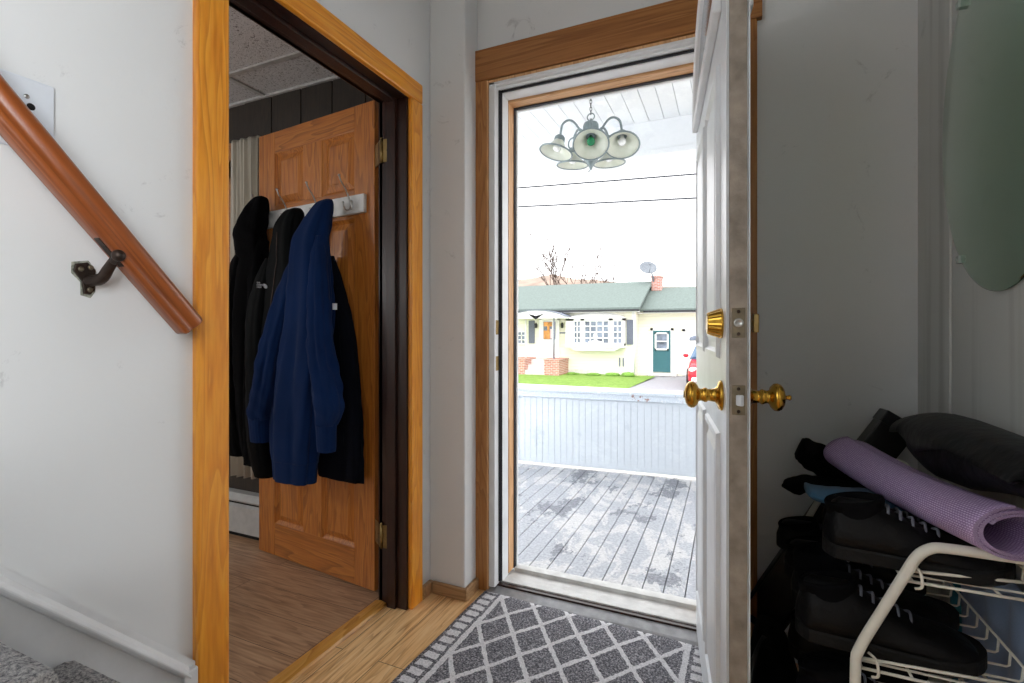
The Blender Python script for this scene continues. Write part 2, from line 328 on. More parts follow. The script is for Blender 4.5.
M = dict(
    wall=painted_wall('white_plaster', srgb(234, 236, 237), srgb(168, 169, 171), 0.5),
    taupe=painted_wall('taupe_plaster', srgb(150, 144, 136), srgb(120, 116, 110), 0.3),  # unseen back wall and ceiling, toned dark to cut bounced light
    wall_s=painted_wall('white_plaster_streaked', srgb(214, 214, 210), srgb(150, 148, 142), 0.5, True),
    pine=wood('pine_casing', srgb(248, 178, 66), srgb(236, 150, 36), srgb(194, 104, 14), 'z', 0.28, 1.0, 0.3),
    pine_y=wood('pine_casing_level', srgb(248, 178, 66), srgb(236, 150, 36), srgb(194, 104, 14), 'y', 0.28, 1.0, 0.3),
    oak=wood('brown_door_casing', srgb(190, 134, 76), srgb(172, 112, 54), srgb(128, 76, 32), 'z', 0.4),
    oak_x=wood('brown_door_head_casing', srgb(186, 130, 74), srgb(166, 108, 54), srgb(112, 64, 28), 'x', 0.4),
    raw=wood('unpainted_jamb_wood', srgb(236, 190, 140), srgb(216, 164, 112), srgb(166, 112, 66), 'z', 0.5),
    raw_x=wood('unpainted_head_wood', srgb(236, 190, 140), srgb(216, 164, 112), srgb(166, 112, 66), 'x', 0.5),
    dpine=wood('door_pine_upright', srgb(204, 134, 60), srgb(182, 106, 40), srgb(112, 58, 20), 'z', 0.35, 1.0, 0.2),
    dpine_x=wood('door_pine_level', srgb(204, 134, 60), srgb(178, 104, 42), srgb(100, 52, 20), 'x', 0.35, 1.0, 0.2),
    darkjamb=wood('dark_stained_jamb', srgb(58, 30, 20), srgb(40, 20, 15), srgb(22, 11, 9), 'z', 0.3),
    panel=wood('dark_wall_panelling', srgb(60, 50, 40), srgb(44, 38, 32), srgb(26, 22, 20), 'z', 0.5),
    floor=plank_floor('tan_plank_floor', srgb(255, 220, 168), srgb(246, 200, 140), srgb(176, 116, 66), 'y', 0.15, 1.3, 0.3),
    floor2=plank_floor('grey_brown_plank_floor', srgb(214, 176, 142), srgb(190, 150, 116), srgb(132, 98, 74), 'x', 0.15, 0.95, 0.35),
    dull=wood('dull_baseboard_wood', srgb(186, 150, 110), srgb(168, 130, 90), srgb(130, 96, 62), 'x', 0.4),
    strip=wood('golden_threshold', srgb(228, 174, 96), srgb(204, 144, 66), srgb(168, 108, 46), 'y', 0.25),
    rail=wood('handrail_wood', srgb(176, 98, 44), srgb(148, 76, 30), srgb(98, 46, 18), 'y', 0.32, 1.0, 0.15, R(49.2)),
    white=plain('white_trim_paint', srgb(232, 234, 236), 0.4, var=0.02, scale=12, bmp=0.1),
    whitedirty=plain('scuffed_white_paint', srgb(214, 214, 212), 0.5, var=0.05, scale=18, bmp=0.15),
    dooredge=plain('bare_grimy_door_edge', srgb(150, 139, 128), 0.6, var=0.1, scale=26, bmp=0.2),
    doorpaint=plain('white_door_paint', srgb(226, 231, 236), 0.35, var=0.02, scale=10, bmp=0.05),
    gasket=plain('black_gasket', srgb(44, 44, 52), 0.6),
    alu=plain('storm_frame_metal', srgb(150, 150, 152), 0.4, 0.6),
    brass=plain('polished_brass', srgb(206, 160, 66), 0.18, 1.0, 0.05, 20),
    oldbrass=plain('antique_brass', srgb(150, 128, 84), 0.42, 0.9, 0.1, 40),
    steel=plain('brushed_steel', srgb(190, 190, 188), 0.3, 1.0, 0.05, 60),
    iron=plain('dark_bronze', srgb(66, 54, 48), 0.45, 0.7, 0.1, 40),
    verdigris=plain('torn_paint_edge', srgb(150, 152, 140), 0.8, 0.0, 0.25, 120),
    rug=rug_mat(), yoga=mat_yoga(), carpet=carpet_mat(), tile=tile_mat(), grass=grass_mat(), mirror=mirror_mat(),
    grid=plain('ceiling_grid', srgb(186, 186, 186), 0.5),
    curtain=fabric('cream_curtain', srgb(206, 202, 190), 0.9, 300, 0.2, 0.2, 0.04),
    heater=plain('heater_enamel', srgb(190, 190, 188), 0.4, var=0.03), hdark=plain('heater_slot', srgb(14, 14, 14), 0.8),
    fleece=fabric('black_fleece', srgb(5, 5, 7), 1.0, 250, 0.0, 0.6), puffer=plain('black_nylon', srgb(6, 8, 9), 0.65, var=0.1, scale=8, bmp=0.2, bscale=14, spec=0.08),
    navy=fabric('navy_jersey', srgb(12, 36, 76), 0.95, 260, 0.04, 0.4, 0.06), ink=fabric('dark_navy_cloth', srgb(9, 12, 22), 0.95, 260, 0.0, 0.4),
    black=plain('black_leather', srgb(11, 11, 13), 0.5, var=0.12, scale=14, bmp=0.3, bscale=60, spec=0.2),
    blackcloth=fabric('black_cloth', srgb(10, 10, 13), 0.9, 300, 0.0, 0.4), sole=plain('black_rubber', srgb(14, 14, 15), 0.7, bmp=0.2, spec=0.3),
    soleg=plain('grey_rubber', srgb(126, 118, 112), 0.7), lace=fabric('grey_lace', srgb(120, 122, 134), 0.9, 500, 0.1),
    denim=fabric('blue_denim', srgb(74, 116, 150), 0.9, 500, 0.2, 0.5, 0.14), paleblue=fabric('pale_blue_cloth', srgb(150, 172, 206), 0.9, 200, 0.2, 0.3, 0.12),
    teal=fabric('teal_cloth', srgb(38, 120, 142), 0.9, 200, 0.2, 0.3, 0.12),
    rackw=plain('white_powder_coat', srgb(242, 239, 228), 0.4, var=0.01, scale=60),
    bin=plain('black_plastic', srgb(12, 14, 18), 0.35, var=0.1, scale=10),
    bag=plain('black_bag_leather', srgb(13, 15, 18), 0.45, var=0.12, scale=9, bmp=0.3, bscale=30, spec=0.25),
    porchfloor=peeling('peeling_porch_paint', srgb(160, 163, 170), srgb(192, 191, 191), srgb(104, 108, 117), 5.0, 0.51, 0.16),
    porchwall=peeling('blue_grey_beadboard', srgb(204, 211, 218), srgb(209, 216, 222), srgb(194, 202, 210), 3.0, 0.54, 0.03),
    porchcap=peeling('peeling_rail_cap', srgb(206, 216, 226), srgb(232, 234, 236), srgb(150, 110, 100), 7.0, 0.56),
    porchceil=peeling('white_porch_ceiling', srgb(234, 237, 240), srgb(238, 241, 243), srgb(230, 233, 237), 2.0, 0.5, 0.02),
    under=plain('dark_gap', srgb(60, 62, 70), 0.9),
    fixture=plain('grey_green_metal', srgb(128, 140, 142), 0.4, 0.5), opal=opal_mat(),
    bulb=plain('white_bulb', srgb(240, 240, 238), 0.2), green=plain('green_bulb', srgb(28, 132, 84), 0.25),
    clap=clapboard('cream_clapboard', srgb(238, 236, 216)), hwhite=plain('house_white', srgb(240, 240, 238), 0.5, var=0.02),
    roof=plain('grey_green_shingle', srgb(108, 120, 116), 0.9, var=0.05, scale=14, bmp=0.4, bscale=30),
    shutter=plain('slate_shutter', srgb(112, 118, 132), 0.6), hdoor=plain('teal_green_door', srgb(52, 104, 112), 0.5),
    pane=plain('dim_window_pane', srgb(112, 122, 138), 0.1, var=0.2, scale=4), platem=plain('dull_bronze_plate', srgb(126, 116, 98), 0.5, 0.8, 0.1, 40), brick=brick('red_brick', srgb(176, 112, 98), srgb(196, 136, 122), srgb(210, 200, 196)),
    orange=plain('orange_door_decoration', srgb(214, 150, 86), 0.7, var=0.15, scale=6), pinkp=plain('pink_paper', srgb(236, 206, 210), 0.7),
    black2=plain('black_iron', srgb(40, 42, 46), 0.5), asphalt=plain('grey_asphalt', srgb(150, 150, 156), 0.9, var=0.05, scale=30, bmp=0.3),
    concrete=plain('pale_concrete', srgb(214, 212, 208), 0.85, var=0.04, scale=12), ground=plain('pale_gravel', srgb(196, 190, 180), 0.95, var=0.08, scale=6),
    carred=plain('red_car_paint', srgb(196, 30, 48), 0.12, 0.0, 0.02), carglass=plain('car_glass', srgb(70, 96, 124), 0.05, 0.2), tyre=plain('tyre_rubber', srgb(26, 26, 28), 0.8),
    carlamp=plain('car_lamp_lens', srgb(236, 222, 226), 0.1), bark=plain('grey_bark', srgb(84, 70, 64), 0.95), hill=plain('bare_hill_woodland', srgb(150, 132, 120), 1, var=0.08, scale=0.4, bmp=1, bscale=2),
    leaf=plain('young_leaves', srgb(120, 160, 70), 0.9, var=0.15), dish=plain('dish_grey', srgb(120, 126, 134), 0.5), cable=plain('black_cable', srgb(64, 66, 72), 0.7),
    glass=glass_mat('lite_glass', srgb(214, 220, 222)), clip=plain('clear_plastic_clip', srgb(186, 196, 190), 0.25), blackhole=plain('dark_recess', srgb(14, 14, 16), 0.9),
    plate=plain('cover_plate', srgb(224, 230, 238), 0.35, var=0.01),
)


# ------------------------------------------------------------------ geometry helpers
class G:
    def __init__(s): s.b = bmesh.new(); s.mi = 0

    def _new(s, vs, fs, smooth=False):
        V = [s.b.verts.new(v) for v in vs]
        for f in fs:
            try:
                F = s.b.faces.new([V[i] for i in f]); F.material_index = s.mi; F.smooth = smooth
            except ValueError: pass
        return V

    def box(s, x0, x1, y0, y1, z0, z1, mtx=None):
        vs = [Vector((x, y, z)) for z in (z0, z1) for x, y in ((x0, y0), (x1, y0), (x1, y1), (x0, y1))]
        if mtx: vs = [mtx @ v for v in vs]
        s._new(vs, [(0, 3, 2, 1), (4, 5, 6, 7), (0, 1, 5, 4), (1, 2, 6, 5), (2, 3, 7, 6), (3, 0, 4, 7)])
        return s

    def hexa(s, a, b_):
        s._new(list(a) + list(b_), [(3, 2, 1, 0), (4, 5, 6, 7), (0, 1, 5, 4), (1, 2, 6, 5), (2, 3, 7, 6), (3, 0, 4, 7)])
        return s

    def rings(s, rs, caps=True, closed=True, smooth=True, loop=False):
        n = len(rs[0]); base = []
        for r in rs: base.append([s.b.verts.new(v) for v in r])
        m = len(rs)
        for i in range(m if loop else m - 1):
            a, c = base[i], base[(i + 1) % m]
            for j in range(n if closed else n - 1):
                k = (j + 1) % n
                try:
                    F = s.b.faces.new((a[j], a[k], c[k], c[j])); F.smooth = smooth; F.material_index = s.mi
                except ValueError: pass
        if caps and not loop:
            for ring, rev in ((base[0], True), (base[-1], False)):
                try:
                    F = s.b.faces.new(ring[::-1] if rev else ring); F.material_index = s.mi; F.smooth = smooth
                except ValueError: pass
        return s

    def tube(s, pts, r, n=8, loop=False, smooth=True):
        pts = [Vector(p) for p in pts]; m = len(pts)
        rs = []; up = None
        for i, p in enumerate(pts):
            a = pts[i - 1] if (i > 0 or loop) else p; c = pts[(i + 1) % m] if (i < m - 1 or loop) else p
            d = (c - a).normalized()
            if up is None: up = Vector((0, 0, 1)) if abs(d.z) < 0.9 else Vector((1, 0, 0))
            x = d.cross(up).normalized(); y = x.cross(d).normalized(); up = y
            rr = r[i] if isinstance(r, (list, tuple)) else r
            rs.append([p + x * (rr * math.cos(2 * math.pi * k / n)) + y * (rr * math.sin(2 * math.pi * k / n)) for k in range(n)])
        return s.rings(rs, True, True, smooth, loop)

    def lathe(s, prof, mtx=None, n=24, caps=True):
        mtx = mtx or Matrix()
        rs = [[mtx @ Vector((max(r, 1e-4) * math.cos(2 * math.pi * k / n), max(r, 1e-4) * math.sin(2 * math.pi * k / n), z)) for k in range(n)] for r, z in prof]
        return s.rings(rs, caps)

    def ball(s, c, r, n=12, sc=(1, 1, 1)):
        pr = [(math.sin(math.pi * i / n), -math.cos(math.pi * i / n)) for i in range(n + 1)]
        return s.lathe(pr, Matrix.Translation(c) @ Matrix.Diagonal((r * sc[0], r * sc[1], r * sc[2], 1)), n * 2)

    def prism(s, poly, f, d):
        """poly: 2D list; f maps (u, v, w) to a point; extruded from w=0 to w=d"""
        n = len(poly)
        a = [f(u, v, 0) for u, v in poly]; c = [f(u, v, d) for u, v in poly]
        s._new(a + c, [tuple(range(n))[::-1], tuple(range(n, 2 * n))] + [(i, (i + 1) % n, n + (i + 1) % n, n + i) for i in range(n)])
        return s


WORLD = set()                               # roots whose parts are built in world coordinates


def ob(name, g, mat, parent=None, smooth=None, bevel=0, origin=None, subd=0):
    g.b.normal_update()
    bmesh.ops.recalc_face_normals(g.b, faces=g.b.faces[:])
    if origin is not None: bmesh.ops.translate(g.b, verts=g.b.verts[:], vec=-Vector(origin))
    me = bpy.data.meshes.new(name); g.b.to_mesh(me); g.b.free()
    for m in (mat if isinstance(mat, (list, tuple)) else [mat]): me.materials.append(m)
    o = bpy.data.objects.new(name, me); COL.objects.link(o)
    if origin is not None: o.location = origin
    if parent is not None:
        o.parent = parent
        if parent.name in WORLD: o.matrix_parent_inverse = Matrix.Translation(-parent.location)
    if bevel:
        md = o.modifiers.new('bevel', 'BEVEL'); md.width = bevel; md.segments = 2; md.limit_method = 'ANGLE'; md.angle_limit = R(40)
    if subd:
        md = o.modifiers.new('subd', 'SUBSURF'); md.levels = subd; md.render_levels = subd
    return o


def thing(name, label, cat, loc=(0, 0, 0), rz=0, group=None, world=False):
    o = bpy.data.objects.new(name, None); COL.objects.link(o); o.empty_display_size = 0.05
    o.location = loc; o.rotation_euler = (0, 0, rz)
    if world: WORLD.add(o.name)
    return tag(o, label, cat, group)


def tag(o, label, cat, group=None, kind=None):
    o['label'] = label; o['category'] = cat
    if group: o['group'] = group
    if kind: o['kind'] = kind
    return o


def struct(name, g, mat, bevel=0, label=None):
    o = ob(name, g, mat, None, bevel=bevel); o['kind'] = 'structure'
    if label: o['label'] = label
    return o


def copy_tree(o, parent=None):
    c = o.copy(); COL.objects.link(c)
    if parent is not None: c.parent = parent
    for ch in list(o.children): copy_tree(ch, c)
    return c


def catmull(P, k):
    out = []
    n = len(P)
    for i in range(n - 1):
        p0, p1, p2, p3 = P[max(i - 1, 0)], P[i], P[i + 1], P[min(i + 2, n - 1)]
        for j in range(k):
            t = j / k
            out.append(tuple(0.5 * (2 * b + (c - a) * t + (2 * a - 5 * b + 4 * c - d) * t * t + (3 * b - a - 3 * c + d) * t ** 3) for a, b, c, d in zip(p0, p1, p2, p3)))
    out.append(tuple(P[-1]))
    return out


def arc(c, r, a0, a1, n, f):
    return [f(c[0] + r * math.cos(a0 + (a1 - a0) * i / n), c[1] + r * math.sin(a0 + (a1 - a0) * i / n)) for i in range(n + 1)]


# ------------------------------------------------------------------ the setting: foyer shell
FW = 1.85                                   # inner face of the front wall
LW = -1.14                                  # face of the left wall
RW = 0.52                                   # face of the right wall
CEIL = 3.1
struct('floor', G().box(-1.245, RW + 0.02, -2.3, 1.86, -0.12, 0.0), M['floor'])
struct('floor_room', G().box(-4.8, -1.245, -1.6, 2.0, -0.12, 0.0), M['floor2'])
O0, O1, OT = 0.82, 1.592, 2.0              # inner doorway rough opening
struct('wall_left', G().box(LW - 0.11, LW, -2.3, O0, -0.0, CEIL).box(LW - 0.11, LW, O1, 2.0, 0, CEIL).box(LW - 0.11, LW, O0, O1, OT, CEIL), M['wall'])
struct('wall_corner_chase', G().box(LW, -0.972, 1.738, FW, 0, CEIL), M['wall'], 0.006)
EX0, EX1, ET = -0.895, -0.04, 2.09        # front doorway rough opening
struct('wall_front', G().box(LW, EX0, FW, 2.0, 0, CEIL).box(EX1, RW + 0.12, FW, 2.0, 0, CEIL).box(EX0, EX1, FW, 2.0, ET, CEIL), M['wall'])
SY0, SY1, SZ0, SZ1 = -1.85, -0.55, 0.95, 2.3  # added window opening behind the camera, lets the side fill in
struct('wall_right', G().box(RW, RW + 0.12, -2.3, SY0, 0, CEIL).box(RW, RW + 0.12, SY1, FW, 0, CEIL).box(RW, RW + 0.12, SY0, SY1, 0, SZ0).box(RW, RW + 0.12, SY0, SY1, SZ1, CEIL), M['wall_s'])
struct('wall_back', G().box(LW - 0.11, RW + 0.12, -2.42, -2.3, 0, CEIL), M['taupe'])
struct('ceiling', G().box(LW - 0.11, RW + 0.12, -2.42, 2.0, CEIL, CEIL + 0.1), M['taupe'])
g = G()
for y0, y1, z0, z1 in ((SY0, SY0 + 0.05, SZ0, SZ1), (SY1 - 0.05, SY1, SZ0, SZ1), (SY0, SY1, SZ0, SZ0 + 0.05), (SY0, SY1, SZ1 - 0.05, SZ1), (SY0, SY1, 1.6, 1.64)):
    g.box(RW + 0.04, RW + 0.09, y0, y1, z0, z1)
struct('added_window', g, M['white'], 0.003)  # frame of the added, unseen window around the side fill
# raised strip of an old frame in the corner by the mirror
g = G().box(RW - 0.006, RW, 1.60, 1.675, 0, CEIL)
struct('trim_1', g, M['wall_s'], 0.002)

# ------------------------------------------------------------------ inner doorway: pine casing, dark jamb, threshold
g = G(); cs = LW + 0.02
def casing(y0, y1, z0, z1): return G().box(LW - 0.002, cs, y0, y1, z0, z1)
struct('trim_2', casing(0.747, 0.828, 0, 1.985), M['pine'], 0.006)
struct('trim_3', casing(1.588, 1.662, 0, 1.985), M['pine'], 0.006)
struct('trim_4', casing(0.747, 1.662, 1.985, 2.062), M['pine_y'], 0.006)
g = G()
g.box(LW - 0.13, LW, O0 - 0.004, 0.836, 0, 2.0).box(LW - 0.13, LW, 1.578, O1 + 0.01, 0, 2.0).box(LW - 0.13, LW, 0.836, 1.578, 1.985, 2.01)
g.box(LW - 0.085, LW - 0.045, 0.836, 0.848, 0, 1.985).box(LW - 0.085, LW - 0.045, 1.566, 1.578, 0, 1.985).box(LW - 0.085, LW - 0.045, 0.848, 1.566, 1.973, 1.985)
struct('trim_5', g, M['darkjamb'], 0.002, )
# room-side casing (dark) and raised moulding under the pine head
g = G().box(LW - 0.135, LW - 0.112, 1.578, 1.655, 0, 2.06).box(LW - 0.135, LW - 0.112, 0.75, 0.836, 0, 2.06).box(LW - 0.135, LW - 0.112, 0.75, 1.655, 1.985, 2.06)
struct('trim_6', g, M['darkjamb'], 0.003)
g = G(); prof = [(-1.292, 0.0), (-1.288, 0.009), (-1.262, 0.014), (-1.236, 0.009), (-1.232, 0.0)]
g.rings([[Vector((x, y, z)) for x, z in prof] for y in (0.836, 1.578)], smooth=False)
struct('trim_7', g, M['strip'])

# ------------------------------------------------------------------ front doorway
g = G().box(-1.05, -0.918, FW - 0.02, FW + 0.001, 0.0, 2.122)
struct('trim_8', g, M['oak'], 0.003)
struct('trim_9', G().box(-0.035, 0.086, FW - 0.02, FW + 0.001, 0, 2.122), M['oak'], 0.003)
struct('trim_10', G().box(-1.05, 0.101, FW - 0.024, FW + 0.001, 2.122, 2.252), M['oak_x'], 0.003)
struct('trim_11', G().box(-0.919, -0.913, FW - 0.0215, FW + 0.03, 0, 2.118).box(-0.919, -0.04, FW - 0.018, FW + 0.03, 2.108, 2.118), M['raw'])
g = G().box(-0.913, -0.886, FW - 0.016, 2.02, 0.02, 2.11).box(-0.058, -0.03, FW - 0.016, 2.02, 0.02, 2.11).box(-0.913, -0.03, FW - 0.016, 2.02, 2.098, 2.116)
g.box(-0.886, -0.876, 1.885, 1.95, 0.02, 2.1).box(-0.068, -0.058, 1.885, 1.95, 0.02, 2.1).box(-0.876, -0.068, 1.885, 1.95, 2.078, 2.1)
struct('trim_12', g, M['white'], 0.002)
g = G()
for dx, y0 in ((0.0, 1.872), (0.010, 1.8785)):
    g.box(-0.888, -0.8795 + dx * 0.6, y0, y0 + 0.0055, 0.03, 2.1).box(-0.888, -0.06, y0, y0 + 0.0055, 2.090 - dx * 0.8, 2.1)
struct('trim_13', g, M['gasket'])
g = G().box(-0.886, -0.8745, 1.951, 2.004, 0.03, 2.1).box(-0.082, -0.058, 1.951, 2.004, 0.03, 2.08)
struct('trim_14', g, M['raw'])
struct('trim_15', G().box(-0.8745, -0.082, 1.951, 2.004, 2.068, 2.1), M['raw_x'])
g = G().box(-0.886, -0.8695, 2.004, 2.018, 0.03, 2.1).box(-0.09, -0.07, 2.004, 2.018, 0.03, 2.1).box(-0.872, -0.07, 2.004, 2.018, 2.062, 2.1)
struct('trim_16', g, M['gasket'])
g = G().box(-0.9, -0.864, 2.018, 2.036, 0.03, 2.1).box(-0.1, -0.07, 2.018, 2.036, 0.03, 2.1).box(-0.9, -0.07, 2.018, 2.036, 2.058, 2.1)
struct('trim_17', g, M['white'], 0.002)
# sill: white outer sill, dark strip, grey metal threshold on the inside
g = G().hexa([Vector(p) for p in ((-0.91, 1.885, 0), (-0.03, 1.885, 0), (-0.03, 2.06, -0.09), (-0.91, 2.06, -0.09))],
             [Vector(p) for p in ((-0.91, 1.885, 0.028), (-0.03, 1.885, 0.028), (-0.03, 2.06, 0.012), (-0.91, 2.06, 0.012))])
g.box(-0.87, -0.07, 2.0, 2.045, 0.012, 0.034)
struct('trim_18', g, M['whitedirty'], 0.002)
struct('trim_19', G().box(-0.915, -0.03, 1.862, 1.886, 0, 0.022), M['darkjamb'], 0.002)
g = G().hexa([Vector(p) for p in ((-0.92, 1.80, 0.0), (-0.03, 1.80, 0.0), (-0.03, 1.863, 0.0), (-0.92, 1.863, 0.0))],
             [Vector(p) for p in ((-0.92, 1.815, 0.006), (-0.03, 1.815, 0.006), (-0.03, 1.863, 0.016), (-0.92, 1.863, 0.016))])
struct('trim_20', g, M['alu'])
# strike plate on the latch jamb
struct('trim_21', G().box(-0.8885, -0.8845, 1.846, 1.872, 1.065, 1.125).box(-0.8885, -0.8845, 1.846, 1.872, 0.915, 0.975), M['oldbrass'], 0.001)

# baseboards
struct('baseboard_corner', G().box(LW + 0.02, -0.958, 1.722, 1.738, 0, 0.05).box(-0.972, -0.956, 1.722, 1.832, 0, 0.05).box(LW, LW + 0.021, 1.664, 1.738, 0, 0.05), M['dull'], 0.006)
struct('baseboard_front', G().box(0.087, RW, FW - 0.014, FW, 0, 0.09), M['whitedirty'], 0.004)
struct('baseboard_right', G().box(RW - 0.014, RW, SY1, FW - 0.014, 0, 0.09), M['whitedirty'], 0.004)

# ------------------------------------------------------------------ inner room shell
struct('wall_room_front', G().box(-4.8, -3.98, FW, 2.0, 0, 2.5).box(-2.44, LW - 0.11, FW, 2.0, 0, 2.5).box(-3.98, -2.44, FW, 2.0, 0, 0.78).box(-3.98, -2.44, FW, 2.0, 2.0, 2.5), M['panel'])
g2 = G()
for i in range(6):
    x = -2.38 + 0.205 * i
    g2.box(x, x + 0.198, FW - 0.006, FW, 0, 2.31)
struct('wall_panelling', g2, M['panel'], 0.002)
struct('wall_room_left', G().box(-4.92, -4.8, -1.6, 2.0, 0, 2.5), M['wall'])
struct('wall_room_back', G().box(-4.92, LW - 0.11, -1.72, -1.6, 0, 2.5), M['wall'])
struct('ceiling_room', G().box(-4.9, LW - 0.11, -1.7, 2.0, 2.312, 2.36), M['tile'])
g = G()
for x in (-4.05, -2.222): g.box(x - 0.012, x + 0.012, -1.6, FW, 2.304, 2.313)
for y in (1.618, 1.008, 0.398, -0.212, -0.822, -1.432): g.box(-4.8, LW - 0.11, y - 0.012, y + 0.012, 2.304, 2.313)
g.box(-4.8, LW - 0.11, FW - 0.02, FW, 2.300, 2.313)
struct('trim_22', g, M['grid'], 0.001)
g = G()
g.box(-3.98, -3.92, 1.83, 1.97, 0.78, 2.0).box(-2.50, -2.44, 1.83, 1.97, 0.78, 2.0).box(-3.98, -2.44, 1.83, 1.97, 1.90, 2.0).box(-3.98, -2.44, 1.80, 1.97, 0.78, 0.83)
g.box(-3.92, -2.50, 1.90, 1.93, 1.36, 1.40).box(-3.23, -3.19, 1.90, 1.93, 0.83, 1.9)
g.box(-4.06, -2.36, 1.815, 1.85, 2.0, 2.09)
struct('window_1', g, M['oak_x'], 0.003)

# ------------------------------------------------------------------ staircase with painted skirt
g = G()
tops = [(0.50, 0.47), (0.29, 0.70), (0.08, 0.93), (-0.13, 1.16)]
prev = 0.70
sec = [(-0.13, 0.0), (0.71, 0.0), (0.71, 0.225), (0.735, 0.235), (0.735, 0.25), (0.72, 0.255)]
st = []
for i, (yn, z) in enumerate([(0.71, 0.245)] + tops):
    st += [(yn - 0.02, z - 0.06), (yn + 0.005, z - 0.045), (yn + 0.018, z - 0.025), (yn + 0.014, z - 0.006), (yn - 0.002, z)]
    nx = ([(0.71, 0.245)] + tops)[i + 1][0] if i < 4 else -0.34
    st += [(nx - 0.02, z)]
poly = [(0.69, 0.0)] + st + [(-0.36, 0.0)]
g.prism(poly, lambda u, v, w: Vector((-1.12 + w, u, v)), 0.42)
struct('staircase', g, M['carpet'], label='carpeted staircase climbing along the left wall')
k = (0.667 - 0.326) / (0.418 - 0.725)
line = lambda y: 0.667 + k * (y - 0.418)
g = G()
ys = (-0.4, 0.728)
g.prism([(ys[0], line(ys[0]) - 0.4), (0.715, 0.0), (0.747, 0.0), (0.747, line(0.728) - 0.004), (ys[0], line(ys[0]) - 0.004)], lambda u, v, w: Vector((LW + w, u, v)), 0.012)
struct('trim_23', g, M['white'])
g = G()
pr = [(0, -0.034), (0.020, -0.034), (0.026, -0.022), (0.022, -0.01), (0.012, 0.002), (0.006, 0.010), (0, 0.012)]
g.rings([[Vector((LW + x, y, line(y) - 0.004 + z)) for x, z in pr] for y in (-0.4, 0.732)], smooth=False)
g.box(LW, LW + 0.024, 0.715, 0.747, 0, line(0.728) - 0.012)
struct('trim_24', g, M['white'], 0.003)

# ------------------------------------------------------------------ porch and outdoors shell
skew = lambda x: 4.135 + (x + 0.21) * 0.066
g = G(); x = -3.6
while x < 1.6:
    g.box(x, x + 0.088, 2.0, skew(x) + 0.03, -0.13, -0.1); x += 0.0925
struct('porch_floor', g, M['porchfloor'], 0.002)
struct('porch_joists', G().box(-3.6, 1.6, 2.0, 4.1, -0.2, -0.135), M['under'])
g = G(); x = -3.6
while x < 1.6:
    y = skew(x) + 0.012
    g.box(x, x + 0.052, y, y + 0.03, -0.075, 0.52); g.box(x + 0.052, x + 0.054, y + 0.004, y + 0.03, -0.075, 0.52)
    x += 0.054
struct('porch_wall', g, M['porchwall'])
g = G()
def band(x0, x1, d0, d1, z0, z1):
    a = [Vector((x0, skew(x0) + d0, z0)), Vector((x1, skew(x1) + d0, z0)), Vector((x1, skew(x1) + d1, z0)), Vector((x0, skew(x0) + d1, z0))]
    return a, [v + Vector((0, 0, z1 - z0)) for v in a]
g.hexa(*band(-3.6, 1.6, -0.02, 0.06, 0.505, 0.555)); g.hexa(*band(-3.6, 1.6, -0.035, 0.1, 0.555, 0.58))
struct('porch_rail', g, M['porchcap'], 0.004)
g = G(); x = -3.6
while x < 1.6:
    g.box(x, x + 0.106, 2.0, 3.82, 2.66, 2.68); x += 0.109
struct('porch_ceiling', g, M['porchceil'], 0.002)
struct('porch_roof', G().box(-3.8, 1.8, 1.95, 4.5, 2.685, 2.76), M['under'])
struct('porch_beam', G().box(-3.6, 1.6, 3.82, 4.0, 2.44, 2.70).box(-3.6, 1.6, 3.80, 4.03, 2.40, 2.44), M['porchceil'], 0.004)
struct('wall_exterior', G().box(-4.9, EX0, 2.0, 2.012, -0.7, 3.2).box(EX1, 1.6, 2.0, 2.012, -0.7, 3.2).box(EX0, EX1, 2.0, 2.012, ET + 0.02, 3.2), M['porchceil'])
struct('ground', G().box(-80, 80, 2.1, 140, -1.0, -0.76), M['ground'])
struct('street', G().box(-80, 80, 7.5, 14.6, -0.76, -0.752), M['asphalt'])
struct('sidewalk', G().box(-80, 80, 14.6, 15.7, -0.76, -0.735), M['concrete'])
g = G(); bx = [-30 + i * 0.5 for i in range(56)]
V = [[Vector((min(x, -2.9 + 0.07 * (y - 16)), y, -0.745 + 0.05 * ((y - 15.7) / 4.3) + 0.02 * random.random())) for x in bx] for y in [15.7 + 0.43 * j for j in range(11)]]
g.rings(V, caps=False, closed=False)
struct('lawn', g, M['grass'])
struct('driveway', G().box(-3.1, 3.5, 15.7, 21.0, -0.76, -0.742), M['asphalt'])
g = G(); V = []
for j in range(12):
    V.append([Vector((-90 + 4 * i, 62 + 5 * j, -1 + (12.3 + 0.5 * math.sin(i * 0.9) + 0.4 * math.sin(i * 2.3 + j) - min(max(0, i - 14), 8) * 0.42) * min(1, j / 5) ** 0.7)) for i in range(56)])
g.rings(V, caps=False, closed=False)
struct('hillside', g, M['hill'])
# ------------------------------------------------------------------ pine door of the inner room (opened into the room)
def empty_structure(name, label, loc, rz):
    o = bpy.data.objects.new(name, None); COL.objects.link(o); o.location = loc; o.rotation_euler = (0, 0, rz)
    o['kind'] = 'structure'; o['label'] = label; o['category'] = 'door'
    return o


